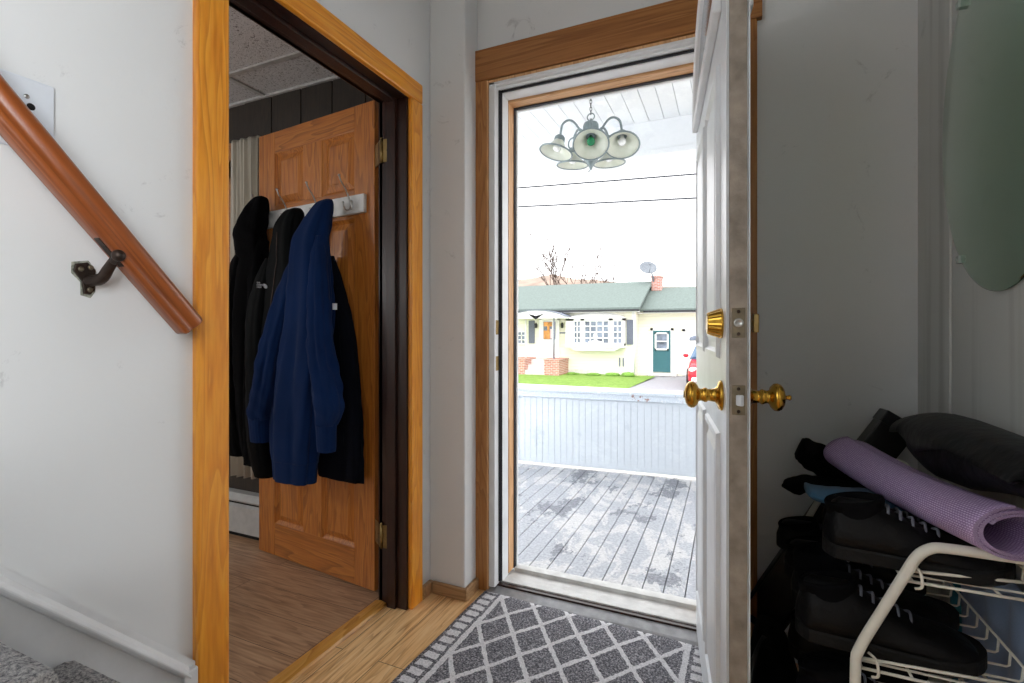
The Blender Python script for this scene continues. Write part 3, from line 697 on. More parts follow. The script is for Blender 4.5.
D1 = (-1.33, 1.622, 0.0); D1R = math.atan2(0.085, -0.77)     # local x runs from the hinge, +y is the face with the coats
d1 = empty_structure('door_1', 'open knotty pine panelled door hung with coats', D1, D1R)
T = -0.035
for x0, x1 in ((0, 0.118), (0.322, 0.448), (0.655, 0.778)):
    if x0 == 0.322:
        for z0, z1 in ((0.165, 0.74), (0.965, 1.555), (1.675, 1.925)): ob('muntin', G().box(x0, x1, T, 0, z0, z1), M['dpine'], d1, bevel=0.002)
    else:
        ob('stile', G().box(x0, x1, T, 0, 0.012, 2.028), M['dpine'], d1, bevel=0.002)
for z0, z1 in ((0.012, 0.165), (0.74, 0.965), (1.555, 1.675), (1.925, 2.028)):
    ob('rail', G().box(0.118, 0.655, T + 0.0003, -0.0003, z0, z1), M['dpine_x'], d1, bevel=0.002)
for x0, x1 in ((0.118, 0.322), (0.448, 0.655)):
    for z0, z1 in ((0.165, 0.74), (0.965, 1.555), (1.675, 1.925)):
        g = G(); R_ = lambda i, y: [Vector((x0 + i, y, z0 + i)), Vector((x1 - i, y, z0 + i)), Vector((x1 - i, y, z1 - i)), Vector((x0 + i, y, z1 - i))]
        g.rings([R_(0, -0.03), R_(0, -0.004), R_(0.010, -0.012), R_(0.014, -0.016), R_(0.04, -0.005), R_(0.042, -0.004)], smooth=False)
        ob('panel', g, M['dpine'], d1)
for zc in (1.79, 0.27):
    hg = ob('hinge', G().box(-0.0035, 0.0, -0.033, 0.0, zc - 0.045, zc + 0.045).tube([(0.0, -0.042, zc - 0.047), (0.0, -0.042, zc + 0.047)], 0.0055, 10).ball((0.0, -0.042, zc + 0.05), 0.0055, 5), M['oldbrass'], d1)
    lp = lambda x, y: Matrix.Rotation(-D1R, 4, 'Z') @ Vector((x - D1[0], y - D1[1], 0))
    pin = lp(-1.255, 1.572); hg.data.clear_geometry()
    hx = G().tube([pin + Vector((0, 0, zc - 0.046)), pin + Vector((0, 0, zc + 0.046))], 0.0055, 10).ball(pin + Vector((0, 0, zc + 0.049)), 0.0055, 5)
    hx.b.to_mesh(hg.data); hx.b.free()
    for nm_, p_, q_ in (('jamb_leaf', lp(-1.252, 1.576), lp(-1.196, 1.576)), ('door_leaf', lp(-1.26, 1.574), lp(-1.318, 1.616))):
        n_ = (q_ - p_).cross(Vector((0, 0, 1))).normalized() * 0.0025; n_ = n_ if n_.y > 0 else -n_
        a4 = [p_, q_, q_ + n_, p_ + n_]
        ob(nm_, G().hexa([v + Vector((0, 0, zc - 0.045)) for v in a4], [v + Vector((0, 0, zc + 0.045)) for v in a4]), M['oldbrass'], hg)
        for dz, k_ in ((-0.03, 0.6), (0.0, 0.4), (0.03, 0.6)): ob('screw', G().ball(p_.lerp(q_, k_) + (n_ if nm_ == 'x' else n_ * 0) + Vector((0, 0, zc + dz)), 0.0035, 5), M['iron'], hg)

# coat rack screwed to that door
cr = thing('coat_rack', 'white board with steel coat hooks fixed across the pine door', 'coat rack', D1, D1R)
ob('board', G().box(0.042, 0.74, 0.001, 0.019, 1.569, 1.647), M['whitedirty'], cr, bevel=0.003)
for hxp in (0.113, 0.315, 0.517, 0.70):
    g = G()
    g.lathe([(0, 0), (0.011, 0.0), (0.011, 0.003), (0.006, 0.005), (0, 0.005)], Matrix.Translation((hxp, 0.019, 1.607)) @ Matrix.Diagonal((0.8, 1, 1.9, 1)) @ Matrix.Rotation(R(-90), 4, 'X'), 14)
    up = catmull([(hxp, 0.022, 1.607), (hxp, 0.030, 1.628), (hxp, 0.050, 1.665), (hxp, 0.072, 1.69), (hxp, 0.083, 1.712)], 5)
    g.tube(up, 0.0034, 8); g.ball((hxp, 0.083, 1.714), 0.0058, 6)
    lo = catmull([(hxp, 0.022, 1.603), (hxp, 0.032, 1.585), (hxp, 0.050, 1.581), (hxp, 0.062, 1.594), (hxp, 0.064, 1.606)], 5)
    g.tube(lo, 0.0034, 8); g.ball((hxp, 0.064, 1.607), 0.0055, 6)
    ob('hook', g, M['steel'], cr)


# coats: every body and sleeve is a loft hanging in the door's own frame (x along the door, y out of it)
def loft(rows, folds=9, seed=0, n=64, k=7, pinch=0.0, flat=0.0, quilt=None, wrinkle=0.0, caps=True):
    """rows: (z, x centre, half width, y centre, half depth, fold amplitude)"""
    rnd = random.Random(seed); ph = [rnd.random() * 6.28 for _ in range(6)]
    rs = []
    for z, x, hw, yc, hd, am in catmull(rows, k):
        ring = []
        for i in range(n):
            a = 2 * math.pi * i / n
            ca, sa = math.cos(a), math.sin(a)
            rr = 1 + am * (1.5 * abs(math.sin(0.5 * folds * a + ph[0] + 1.1 * z + 0.3 * math.sin(7 * z))) - 0.95 + 0.5 * (abs(math.sin(0.5 * (folds * 2 + 1) * a + ph[1] - 2.1 * z)) - 0.6) + 0.3 * math.sin(3 * a + ph[2] + 5 * z))
            rr += wrinkle * (math.sin(46 * z + 3 * a + ph[3]) * math.sin(17 * z - 2 * a + ph[4]) + 0.5 * math.sin(88 * z + 5 * a))
            if quilt: rr += quilt[1] * (abs(math.sin(math.pi * z / quilt[0])) ** 0.6 - 0.6)
            px = x + hw * rr * math.copysign(abs(ca) ** 0.85, ca)
            py = yc + hd * rr * math.copysign(abs(sa) ** 0.85, sa)
            ring.append(Vector((px, max(py, 0.002 if z < 1.56 or z > 1.65 else 0.021), z)))
        rs.append(ring)
    g = G(); g.rings(rs, caps); return g


c1 = thing('hooded_coat', 'black fleece hooded coat hanging nearest the curtain on the pine door', 'coat', D1, D1R)
ob('body', loft([(1.50, 0.69, 0.07, 0.07, 0.04, 0.06), (1.42, 0.71, 0.095, 0.075, 0.05, 0.08), (1.2, 0.725, 0.11, 0.08, 0.06, 0.10), (0.9, 0.735, 0.105, 0.08, 0.06, 0.12), (0.62, 0.725, 0.095, 0.08, 0.055, 0.14), (0.50, 0.715, 0.085, 0.075, 0.05, 0.14)], 7, 1, wrinkle=0.03), M['fleece'], c1)
ob('hood', loft([(1.705, 0.655, 0.012, 0.068, 0.012, 0.0), (1.69, 0.658, 0.035, 0.072, 0.03, 0.06), (1.64, 0.685, 0.062, 0.078, 0.045, 0.09), (1.58, 0.715, 0.085, 0.082, 0.052, 0.10), (1.52, 0.725, 0.09, 0.082, 0.055, 0.08), (1.44, 0.715, 0.085, 0.08, 0.05, 0.06), (1.40, 0.71, 0.06, 0.075, 0.04, 0.03)], 5, 2, wrinkle=0.04), M['fleece'], c1)
ob('sleeve', loft([(1.46, 0.765, 0.02, 0.085, 0.02, 0.05), (1.40, 0.775, 0.042, 0.09, 0.04, 0.06), (1.2, 0.805, 0.052, 0.10, 0.05, 0.08), (0.9, 0.81, 0.055, 0.105, 0.052, 0.10), (0.6, 0.79, 0.052, 0.10, 0.048, 0.08), (0.50, 0.765, 0.046, 0.10, 0.04, 0.05)], 5, 3, wrinkle=0.06), M['fleece'], c1)
ob('sleeve', loft([(1.42, 0.65, 0.018, 0.085, 0.018, 0.05), (1.34, 0.645, 0.04, 0.09, 0.035, 0.06), (1.1, 0.645, 0.045, 0.095, 0.045, 0.08), (0.7, 0.65, 0.045, 0.10, 0.045, 0.08), (0.47, 0.655, 0.042, 0.10, 0.04, 0.05)], 5, 4, wrinkle=0.06), M['fleece'], c1)

c2 = thing('puffer_jacket', 'black nylon quilted jacket with small white chest emblem on the pine door', 'jacket', D1, D1R)
g = loft([(1.612, 0.385, 0.02, 0.08, 0.018, 0.0), (1.59, 0.392, 0.045, 0.09, 0.038, 0.05), (1.52, 0.415, 0.065, 0.10, 0.05, 0.07), (1.40, 0.45, 0.085, 0.09, 0.05, 0.08), (1.25, 0.48, 0.115, 0.09, 0.05, 0.08), (1.05, 0.505, 0.125, 0.09, 0.052, 0.09), (0.94, 0.51, 0.115, 0.09, 0.05, 0.10), (0.85, 0.50, 0.10, 0.088, 0.048, 0.10), (0.62, 0.50, 0.085, 0.085, 0.042, 0.12)], 6, 11, quilt=(0.115, 0.04), wrinkle=0.02)
from mathutils.bvhtree import BVHTree
g.b.normal_update(); bv = BVHTree.FromBMesh(g.b)
b2 = ob('body', g, M['puffer'], c2)
sg2 = loft([(1.40, 0.52, 0.015, 0.115, 0.018, 0.03), (1.32, 0.545, 0.038, 0.12, 0.032, 0.05), (1.15, 0.585, 0.055, 0.128, 0.04, 0.05), (0.85, 0.60, 0.055, 0.125, 0.04, 0.06), (0.6, 0.565, 0.055, 0.135, 0.045, 0.05), (0.44, 0.535, 0.05, 0.125, 0.04, 0.03)], 5, 12, quilt=(0.09, 0.06), wrinkle=0.02); sg2.b.normal_update(); bv2 = BVHTree.FromBMesh(sg2.b)
sl2 = ob('sleeve', sg2, M['puffer'], c2)
# zip running down the front and the small white emblem on the chest
zp = []
for i in range(26):
    z = 1.50 - i * 0.022; x = 0.42 + 0.0042 * i
    h = bv.ray_cast(Vector((x, 1, z)), Vector((0, -1, 0)))
    if h[0]: zp.append(h[0] + Vector((0, 0.001, 0)))
ob('zip', G().tube(zp, 0.0022, 6), M['iron'], b2)
fc = bpy.data.curves.new('emblem_lettering', 'FONT'); fc.body = 'THE\nNORTH\nFACE'; fc.size = 0.0115; fc.extrude = 0.0006; fc.space_line = 0.95; fc.align_x = 'LEFT'
fo = bpy.data.objects.new('emblem_lettering', fc); COL.objects.link(fo)
bpy.context.view_layer.update()
me = bpy.data.meshes.new_from_object(fo.evaluated_get(bpy.context.evaluated_depsgraph_get()))
COL.objects.unlink(fo); bpy.data.objects.remove(fo)
g = G(); g.b.from_mesh(me); bpy.data.meshes.remove(me)
for r0 in (0.006, 0.0125, 0.019):       # quarter arcs beside the lettering
    a_ = [(0.040 + (r0 + w) * math.cos(t_), -0.024 + (r0 + w) * math.sin(t_)) for w, seq in ((0, range(9)), (0.0042, range(8, -1, -1))) for t_ in [R(90 + i * 11.25) - R(90) for i in seq]]
    g.prism(a_, lambda u, v, w: Vector((u, v, w)), 0.0012)
ex, ez = 0.523, 1.277
h = bv.ray_cast(Vector((ex, 1, ez)), Vector((0, -1, 0))); h2 = bv2.ray_cast(Vector((ex, 1, ez)), Vector((0, -1, 0)))
on_sleeve = h2[0] is not None and h2[0].y > h[0].y
if on_sleeve: h = h2
nrm = h[1].normalized()
if nrm.y < 0: nrm = -nrm
zx = Vector((0, 0, 1)); xr = zx.cross(-nrm).normalized(); xr = -xr if xr.x > 0 else xr; yr = nrm.cross(xr); yr = yr if yr.z > 0 else -yr
mt = Matrix((( xr.x, yr.x, nrm.x, h[0].x + nrm.x * 0.0035), (xr.y, yr.y, nrm.y, h[0].y + nrm.y * 0.0035), (xr.z, yr.z, nrm.z, h[0].z + nrm.z * 0.0035), (0, 0, 0, 1)))
bmesh.ops.translate(g.b, verts=g.b.verts[:], vec=Vector((-0.03, 0.012, 0))); bmesh.ops.scale(g.b, verts=g.b.verts[:], vec=(0.72, 0.85, 1))
bmesh.ops.transform(g.b, matrix=mt, verts=g.b.verts[:])
em = ob('emblem', g, M['plate'], sl2 if on_sleeve else b2); em['label'] = 'small white stitched emblem'

c4 = thing('jacket', 'dark navy jacket hanging flat behind the blue sweatshirt', 'jacket', D1, D1R)
ob('body', loft([(1.40, 0.23, 0.02, 0.03, 0.01, 0.03), (1.3, 0.22, 0.06, 0.034, 0.02, 0.05), (1.08, 0.185, 0.10, 0.036, 0.026, 0.06), (0.8, 0.165, 0.125, 0.036, 0.026, 0.08), (0.6, 0.16, 0.13, 0.036, 0.026, 0.10), (0.46, 0.16, 0.128, 0.036, 0.024, 0.12)], 8, 21, wrinkle=0.02), M['ink'], c4)
ob('sleeve', loft([(1.26, 0.16, 0.015, 0.04, 0.012, 0.04), (1.15, 0.125, 0.03, 0.045, 0.024, 0.04), (0.9, 0.085, 0.04, 0.048, 0.026, 0.06), (0.6, 0.075, 0.04, 0.046, 0.026, 0.06), (0.47, 0.08, 0.036, 0.044, 0.024, 0.03)], 5, 22, wrinkle=0.03), M['ink'], c4)

c3 = thing('sweatshirt', 'navy blue sweatshirt with ribbed cuffs hanging at the front on the pine door', 'sweatshirt', D1, D1R)
ob('body', loft([(1.622, 0.175, 0.015, 0.085, 0.014, 0.0), (1.60, 0.18, 0.034, 0.10, 0.032, 0.05), (1.53, 0.195, 0.055, 0.12, 0.048, 0.10), (1.44, 0.215, 0.078, 0.14, 0.056, 0.12), (1.28, 0.21, 0.10, 0.148, 0.062, 0.14), (1.12, 0.215, 0.115, 0.15, 0.066, 0.16), (0.95, 0.25, 0.128, 0.15, 0.066, 0.19), (0.78, 0.285, 0.13, 0.15, 0.064, 0.20), (0.62, 0.30, 0.122, 0.15, 0.062, 0.17), (0.545, 0.302, 0.116, 0.15, 0.058, 0.10)], 6, 31, wrinkle=0.02), M['navy'], c3)
hb = loft([(0.558, 0.302, 0.117, 0.15, 0.059, 0.10), (0.53, 0.303, 0.112, 0.15, 0.057, 0.10), (0.49, 0.304, 0.110, 0.15, 0.055, 0.10), (0.462, 0.305, 0.108, 0.15, 0.053, 0.10)], 6, 31)
ob('hem_band', hb, M['navy'], c3)
s1 = ob('sleeve', loft([(1.40, 0.275, 0.012, 0.155, 0.012, 0.03), (1.30, 0.295, 0.036, 0.17, 0.032, 0.06), (1.12, 0.345, 0.048, 0.19, 0.042, 0.12), (0.95, 0.40, 0.055, 0.195, 0.044, 0.15), (0.83, 0.435, 0.058, 0.195, 0.045, 0.15), (0.75, 0.46, 0.062, 0.195, 0.045, 0.12), (0.71, 0.465, 0.05, 0.195, 0.04, 0.05)], 5, 33, wrinkle=0.07), M['navy'], c3)
ob('cuff', loft([(0.72, 0.466, 0.056, 0.195, 0.042, 0.04), (0.69, 0.468, 0.05, 0.195, 0.038, 0.03), (0.63, 0.462, 0.048, 0.195, 0.036, 0.03), (0.615, 0.46, 0.046, 0.195, 0.035, 0.03)], 20, 34), M['navy'], s1)
s2 = ob('sleeve', loft([(1.46, 0.15, 0.010, 0.15, 0.012, 0.03), (1.36, 0.135, 0.03, 0.165, 0.03, 0.06), (1.15, 0.105, 0.04, 0.185, 0.04, 0.12), (1.0, 0.09, 0.048, 0.19, 0.042, 0.15), (0.88, 0.065, 0.058, 0.19, 0.045, 0.15), (0.79, 0.05, 0.06, 0.19, 0.045, 0.12), (0.72, 0.06, 0.042, 0.19, 0.036, 0.05)], 5, 35, wrinkle=0.07), M['navy'], c3)
ob('cuff', loft([(0.735, 0.06, 0.042, 0.19, 0.036, 0.03), (0.70, 0.06, 0.038, 0.19, 0.034, 0.03), (0.635, 0.058, 0.036, 0.19, 0.032, 0.03), (0.62, 0.058, 0.034, 0.19, 0.03, 0.03)], 18, 36), M['navy'], s2)
ob('tag', G().box(0.093, 0.097, 0.11, 0.13, 1.165, 1.19), M['plate'], c3)

# ------------------------------------------------------------------ room behind the pine door
rows = []
for z in [2.075, 2.06, 1.9, 1.6, 1.2, 0.8, 0.5, 0.325]:
    rows.append([Vector((-2.415 + 0.215 * i / 60 + 0.01 * (1 - (z / 2.0)), 1.785 + 0.026 * math.sin(i * 0.47 + 0.5 * math.sin(z * 1.3)) * (1 - 0.3 * z / 2) + 0.006 * math.sin(i * 1.3 + z), z + (0.012 * math.sin(i * 0.47 + 1) if z > 2.06 else 0))) for i in range(61)])
cg = G(); back = [[v + Vector((0, 0.006, 0)) for v in r[::-1]] for r in rows]
cg.rings([a + b_ for a, b_ in zip(rows, back)])
tag(ob('curtain', cg, M['curtain'], origin=(-2.31, 1.79, 0.33)), 'cream pleated curtain gathered beside the room window', 'curtain')
bh = thing('baseboard_heater', 'white baseboard heater along the floor under the cream curtain', 'heater', (-3.1, 1.8, 0), world=True)
ob('cover', G().prism([(1.775, 0.03), (1.775, 0.165), (1.79, 0.175), (1.79, 0.045), (1.79, 0.03)], lambda u, v, w: Vector((-4.4 + w, u, v)), 2.42), M['heater'], bh)
ob('hood', G().prism([(1.772, 0.198), (1.80, 0.225), (1.842, 0.225), (1.842, 0.215), (1.80, 0.212), (1.776, 0.190)], lambda u, v, w: Vector((-4.4 + w, u, v)), 2.42), M['heater'], bh)
ob('core', G().box(-4.4, -1.98, 1.80, 1.842, 0.0, 0.212), M['hdark'], bh)
ob('end_cap', G().box(-1.985, -1.96, 1.77, 1.843, 0.0, 0.226), M['heater'], bh, bevel=0.004)

# ------------------------------------------------------------------ front door (opened inward, its edge toward the room)
D2 = (-0.004, 1.06, 0.0); D2R = math.atan2(0.79, -0.099)     # local x runs from the latch edge to the hinges, +y is the outer face
d2 = empty_structure('door_2', 'open white panelled front door with brass knob and deadbolt', D2, D2R)
DT = -0.0405; DW = 0.808
ob('slab', G().box(0.0, DW, DT + 0.001, -0.001, 0.022, 2.06), M['doorpaint'], d2, bevel=0.002)
ob('latch_edge', G().box(-0.004, 0.0, DT + 0.004, -0.004, 0.022, 2.06), M['dooredge'], d2, bevel=0.001)
ob('skin', G().box(-0.002, DW, -0.001, 0.0015, 0.022, 2.06), M['doorpaint'], d2)
ob('skin', G().box(-0.002, DW, DT - 0.0015, DT + 0.001, 0.022, 2.06), M['doorpaint'], d2)
def emboss(x0, x1, z0, z1, y=0.0015, sgn=1, m=M['doorpaint']):
    g = G()
    Q = lambda i, d: [Vector((x0 + i, y + sgn * d, z0 + i)), Vector((x1 - i, y + sgn * d, z0 + i)), Vector((x1 - i, y + sgn * d, z1 - i)), Vector((x0 + i, y + sgn * d, z1 - i))]
    g.rings([Q(0, -0.001), Q(0.004, 0.008), Q(0.014, 0.009), Q(0.022, 0.0005), Q(0.034, 0.0005), Q(0.05, 0.007), Q(0.055, 0.007)], caps=False, smooth=False)
    a = Q(0.055, 0.007); g._new(a, [(0, 1, 2, 3)])
    return ob('panel', g, m, d2)
for x0, x1 in ((0.10, 0.375), (0.435, 0.71)):
    for z0, z1 in ((0.20, 0.86), (1.02, 1.66)):
        emboss(x0, x1, z0, z1); emboss(x0, x1, z0, z1, DT - 0.0015, -1)
# half-round fan lite in the top of the door
for y, sg in ((0.0015, 1), (DT - 0.0015, -1)):
    g = G(); cx, cz = 0.405, 1.755; n = 22
    pr = [(0.0, 0.0), (0.0, 0.015), (0.012, 0.019), (0.028, 0.015), (0.034, 0.0)]
    rs = []
    for i in range(n + 1):
        a = math.pi * i / n
        rs.append([Vector((cx + (0.335 - q_) * math.cos(a), y + sg * d, cz + 0.034 + (0.255 - q_ * 0.8) * math.sin(a))) for q_, d in pr])
    g.rings(rs, smooth=False)
    g.box(cx - 0.335, cx + 0.335, min(y, y + sg * 0.018), max(y, y + sg * 0.018), cz, cz + 0.034)
    lf = ob('fan_lite_frame', g, M['white'], d2, bevel=0.003)
    gl = G(); poly = [(cx + 0.31 * math.cos(math.pi * i / n), cz + 0.034 + 0.235 * math.sin(math.pi * i / n)) for i in range(n + 1)]
    gl.prism(poly, lambda u, v, w: Vector((u, y + sg * (0.001 + w), v)), 0.003)
    ob('pane', gl, M['pane'], lf)
def knob(sg):
    y0 = 0.0015 if sg > 0 else DT - 0.0015
    mt = Matrix.Translation((0.064, y0, 0.945)) @ Matrix.Rotation(R(-90 * sg), 4, 'X')
    g = G().lathe([(0, 0), (0.031, 0), (0.032, 0.003), (0.029, 0.007), (0.020, 0.010), (0.0145, 0.014), (0.013, 0.022), (0.0125, 0.028), (0.015, 0.030), (0.0155, 0.034), (0.014, 0.037), (0.0125, 0.042), (0.0145, 0.046), (0.022, 0.049), (0.0275, 0.055), (0.0285, 0.061), (0.026, 0.067), (0.019, 0.072), (0.010, 0.0745), (0, 0.075)], mt, 28)
    k_ = ob('knob', g, M['brass'], d2)
    if sg < 0: ob('turn_button', G().lathe([(0, 0.073), (0.005, 0.073), (0.004, 0.08), (0.006, 0.083), (0.004, 0.086), (0, 0.087)], mt, 10), M['brass'], k_)
    else: ob('keyhole', G().lathe([(0, 0.0735), (0.008, 0.0745), (0.0075, 0.0765), (0, 0.0768)], mt, 14), M['oldbrass'], k_)
knob(1); knob(-1)
mt = Matrix.Translation((0.064, 0.0015, 1.096)) @ Matrix.Rotation(R(-90), 4, 'X')
g = G(); n = 48
g.rings([[mt @ Vector((r * (1 + (0.03 if k % 2 and 0.004 < z < 0.028 else 0)) * math.cos(2 * math.pi * k / n), r * (1 + (0.03 if k % 2 and 0.004 < z < 0.028 else 0)) * math.sin(2 * math.pi * k / n), z)) for k in range(n)] for r, z in ((0.031, 0), (0.032, 0.003), (0.0305, 0.0045), (0.0225, 0.0275), (0.0215, 0.030), (0.012, 0.0305))], smooth=False)
ob('deadbolt_cylinder', g, M['brass'], d2)
mt = Matrix.Translation((0.064, DT - 0.0015, 1.096)) @ Matrix.Rotation(R(90), 4, 'X')
db = ob('deadbolt_rose', G().lathe([(0, 0), (0.029, 0), (0.030, 0.003), (0.026, 0.009), (0.012, 0.012), (0, 0.012)], mt, 24), M['oldbrass'], d2)
g = G().lathe([(0, 0.012), (0.007, 0.012), (0.007, 0.016), (0, 0.016)], mt, 12)
g.box(-0.008, 0.008, -0.019, 0.019, 0.015, 0.026, mt)
ob('thumb_turn', g, M['oldbrass'], db, bevel=0.003)
for z, nm in ((1.096, 'deadbolt_plate'), (0.945, 'latch_plate')):
    g = G().box(-0.0056, -0.0038, -0.0325, -0.0085, z - 0.029, z + 0.029)
    p = ob(nm, g, M['platem'], d2, bevel=0.001)
    for dz in (-0.022, 0.022): ob('screw', G().lathe([(0, 0), (0.0035, 0), (0.003, 0.001), (0, 0.0012)], Matrix.Translation((-0.0056, -0.0205, z + dz)) @ Matrix.Rotation(R(-90), 4, 'Y'), 10), M['iron'], p)
    if z > 1:
        ob('bolt', G().lathe([(0.0035, 0.0), (0.009, 0.0), (0.009, 0.001), (0.0055, 0.0012), (0.005, 0.0003), (0, 0.0003)], Matrix.Translation((-0.0058, -0.0205, z)) @ Matrix.Rotation(R(-90), 4, 'Y'), 20), M['steel'], p)
    else:
        g = G().prism([(-0.029, -0.0056), (-0.029, -0.0145), (-0.022, -0.0165), (-0.015, -0.0056)], lambda u, v, w: Vector((v, u, z - 0.0105 + w)), 0.021)
        ob('latch', g, M['plate'], p, bevel=0.002)
for zc in (0.28, 1.05, 1.82):
    ob('hinge', G().tube([(DW + 0.004, DT - 0.004, zc - 0.05), (DW + 0.004, DT - 0.004, zc + 0.05)], 0.006, 10).box(DW, DW + 0.002, DT, -0.004, zc - 0.05, zc + 0.05), M['oldbrass'], d2)

# ------------------------------------------------------------------ handrail and wall plate on the left wall
rl = thing('handrail', 'red-brown wooden handrail sloping down the stair wall', 'handrail', (-1.07, 0.7, 1.05), world=True)
d = Vector((0, 0.653, -0.757)); up = Vector((0, 0.757, 0.653))
P0 = Vector((-1.07, -0.45, 1.446 + (0.393 + 0.45) * 1.16)); P1 = Vector((-1.07, 0.7, 1.446 - (0.70 - 0.393) * 1.16))
sec = [(0.024 * math.cos(R(a)), 0.006 + 0.021 * math.sin(R(a))) for a in range(-20, 201, 20)]
sec += [(-0.019, -0.006), (-0.0165, -0.011), (-0.0185, -0.014), (-0.0185, -0.024), (-0.015, -0.027), (0.015, -0.027), (0.0185, -0.024), (0.0185, -0.014), (0.0165, -0.011), (0.019, -0.006)]
g = G(); rs = []
for p, sc in ((P0, 1), (P1 - d * 0.006, 1), (P1 - d * 0.001, 0.96), (P1, 0.86)): rs.append([p + Vector((u * sc, 0, 0)) + up * (v * sc) for u, v in sec])
g.rings(rs)
ob('rail', g, M['rail'], rl)
br = ob('bracket', G().prism([(-0.026, 0.030), (0.0, 0.036), (0.018, 0.018), (0.016, -0.03), (0.006, -0.042), (-0.008, -0.04), (-0.012, -0.01), (-0.03, 0.012)], lambda u, v, w: Vector((LW + w, 0.542 + u * 0.72, 1.184 + v * 0.8)), 0.006)
        .tube(catmull([(LW + 0.004, 0.544, 1.178), (LW + 0.03, 0.552, 1.181), (LW + 0.048, 0.555, 1.200), (-1.075, 0.556, 1.216)], 6), [0.012 - 0.004 * i / 18 for i in range(19)], 10)
        .ball((-1.052, 0.551, 1.222), 0.0115, 8, (1, 1, 1)).tube([(-1.078, 0.556, 1.212), (-1.052, 0.551, 1.222)], 0.0075, 8), M['iron'], rl, bevel=0.001)
pp = P0 + d * ((0.566 - P0.y) / d.y) - up * 0.029
g = G(); xv = Vector((1, 0, 0))
A = [pp + d * a_ + xv * b_ for a_, b_ in ((-0.032, -0.008), (0.032, -0.008), (0.032, 0.008), (-0.032, 0.008))]
g.hexa(A, [v + up * 0.003 for v in A])
ob('saddle', g, M['iron'], br, bevel=0.001)
for u, v in ((-0.016, 0.018), (0.004, -0.03), (0.006, 0.024)):
    ob('screw', G().lathe([(0, 0), (0.005, 0), (0.0045, 0.002), (0.0015, 0.0026), (0, 0.001)], Matrix.Translation((LW + 0.006, 0.542 + u * 0.72, 1.184 + v * 0.8)) @ Matrix.Rotation(R(90), 4, 'Y'), 12), M['platem'], br)
ob('torn_paint', G().prism([(-0.033, 0.034), (0.004, 0.041), (0.021, 0.02), (0.02, -0.034), (0.009, -0.050), (-0.013, -0.044), (-0.014, -0.012), (-0.034, 0.008)], lambda u, v, w: Vector((LW - 0.0005 + w, 0.542 + u * 0.72, 1.184 + v * 0.8)), 0.0015), M['verdigris'], br)
wp = thing('cover_plate', 'blank white wall plate half hidden behind the handrail', 'wall plate', (LW, 0.43, 1.47), world=True)
ob('plate', G().box(LW, LW + 0.006, 0.365, 0.491, 1.40, 1.528), M['plate'], wp, bevel=0.003)
g = G().lathe([(0, 0), (0.0042, 0), (0.0036, 0.0014), (0, 0.0016)], Matrix.Translation((LW + 0.006, 0.451, 1.494)) @ Matrix.Rotation(R(90), 4, 'Y'), 12)
ob('screw', g, M['steel'], wp)
g = G().lathe([(0, 0), (0.0062, 0), (0.0058, 0.0008), (0, 0.0009)], Matrix.Translation((LW + 0.006, 0.457, 1.478)) @ Matrix.Rotation(R(90), 4, 'Y'), 14)
ob('hole', g, M['blackhole'], wp)

# ------------------------------------------------------------------ door mat
g = G(); n = 40
top = [[Vector((-0.445 + 0.89 * i / n, -0.3 + 0.6 * j / 26, 0.010 + 0.0012 * math.sin(i * 0.7 + j * 0.4))) for i in range(n + 1)] for j in range(27)]
g.rings(top, caps=False, closed=False)
edge = [top[0][i] for i in range(n + 1)] + [top[j][n] for j in range(1, 27)] + [top[26][i] for i in range(n - 1, -1, -1)] + [top[j][0] for j in range(25, 0, -1)]
g.rings([edge, [Vector((v.x * 1.004, v.y * 1.005, 0.001)) for v in edge]], caps=False)
bmesh.ops.remove_doubles(g.b, verts=g.b.verts[:], dist=0.0002)
rugo = tag(ob('doormat', g, M['rug']), 'grey doormat with white diamond lattice lying inside the front door', 'doormat')
rugo.location = (-0.487, 1.500, 0.0); rugo.rotation_euler = (0, 0, R(-2.0))

# ------------------------------------------------------------------ oval mirror on the right wall
mi = thing('wall_mirror', 'frameless oval mirror hung on the right wall', 'mirror', (RW, 1.345, 1.16), world=True)
cy, cz, ra, rb = 1.345, 1.563, 0.30, 0.40
E_ = lambda k_, x: [Vector((x, cy + ra * k_ * math.cos(2 * math.pi * i / 96), cz + rb * k_ * math.sin(2 * math.pi * i / 96))) for i in range(96)]
ob('glass', G().rings([E_(0.995, RW - 0.002), E_(1.0, RW - 0.003), E_(1.0, RW - 0.006), E_(0.985, RW - 0.0075)]), M['mirror'], mi)
for yy, zz in ((1.536, 1.873), (1.536, 1.253), (1.154, 1.873), (1.154, 1.253)):
    ob('clip', G().box(RW - 0.012, RW, yy - 0.008, yy + 0.008, zz - 0.009, zz + 0.009).lathe([(0, 0), (0.004, 0), (0.003, 0.002), (0, 0.002)], Matrix.Translation((RW - 0.012, yy, zz)) @ Matrix.Rotation(R(-90), 4, 'Y'), 10), M['clip'], mi, bevel=0.003)
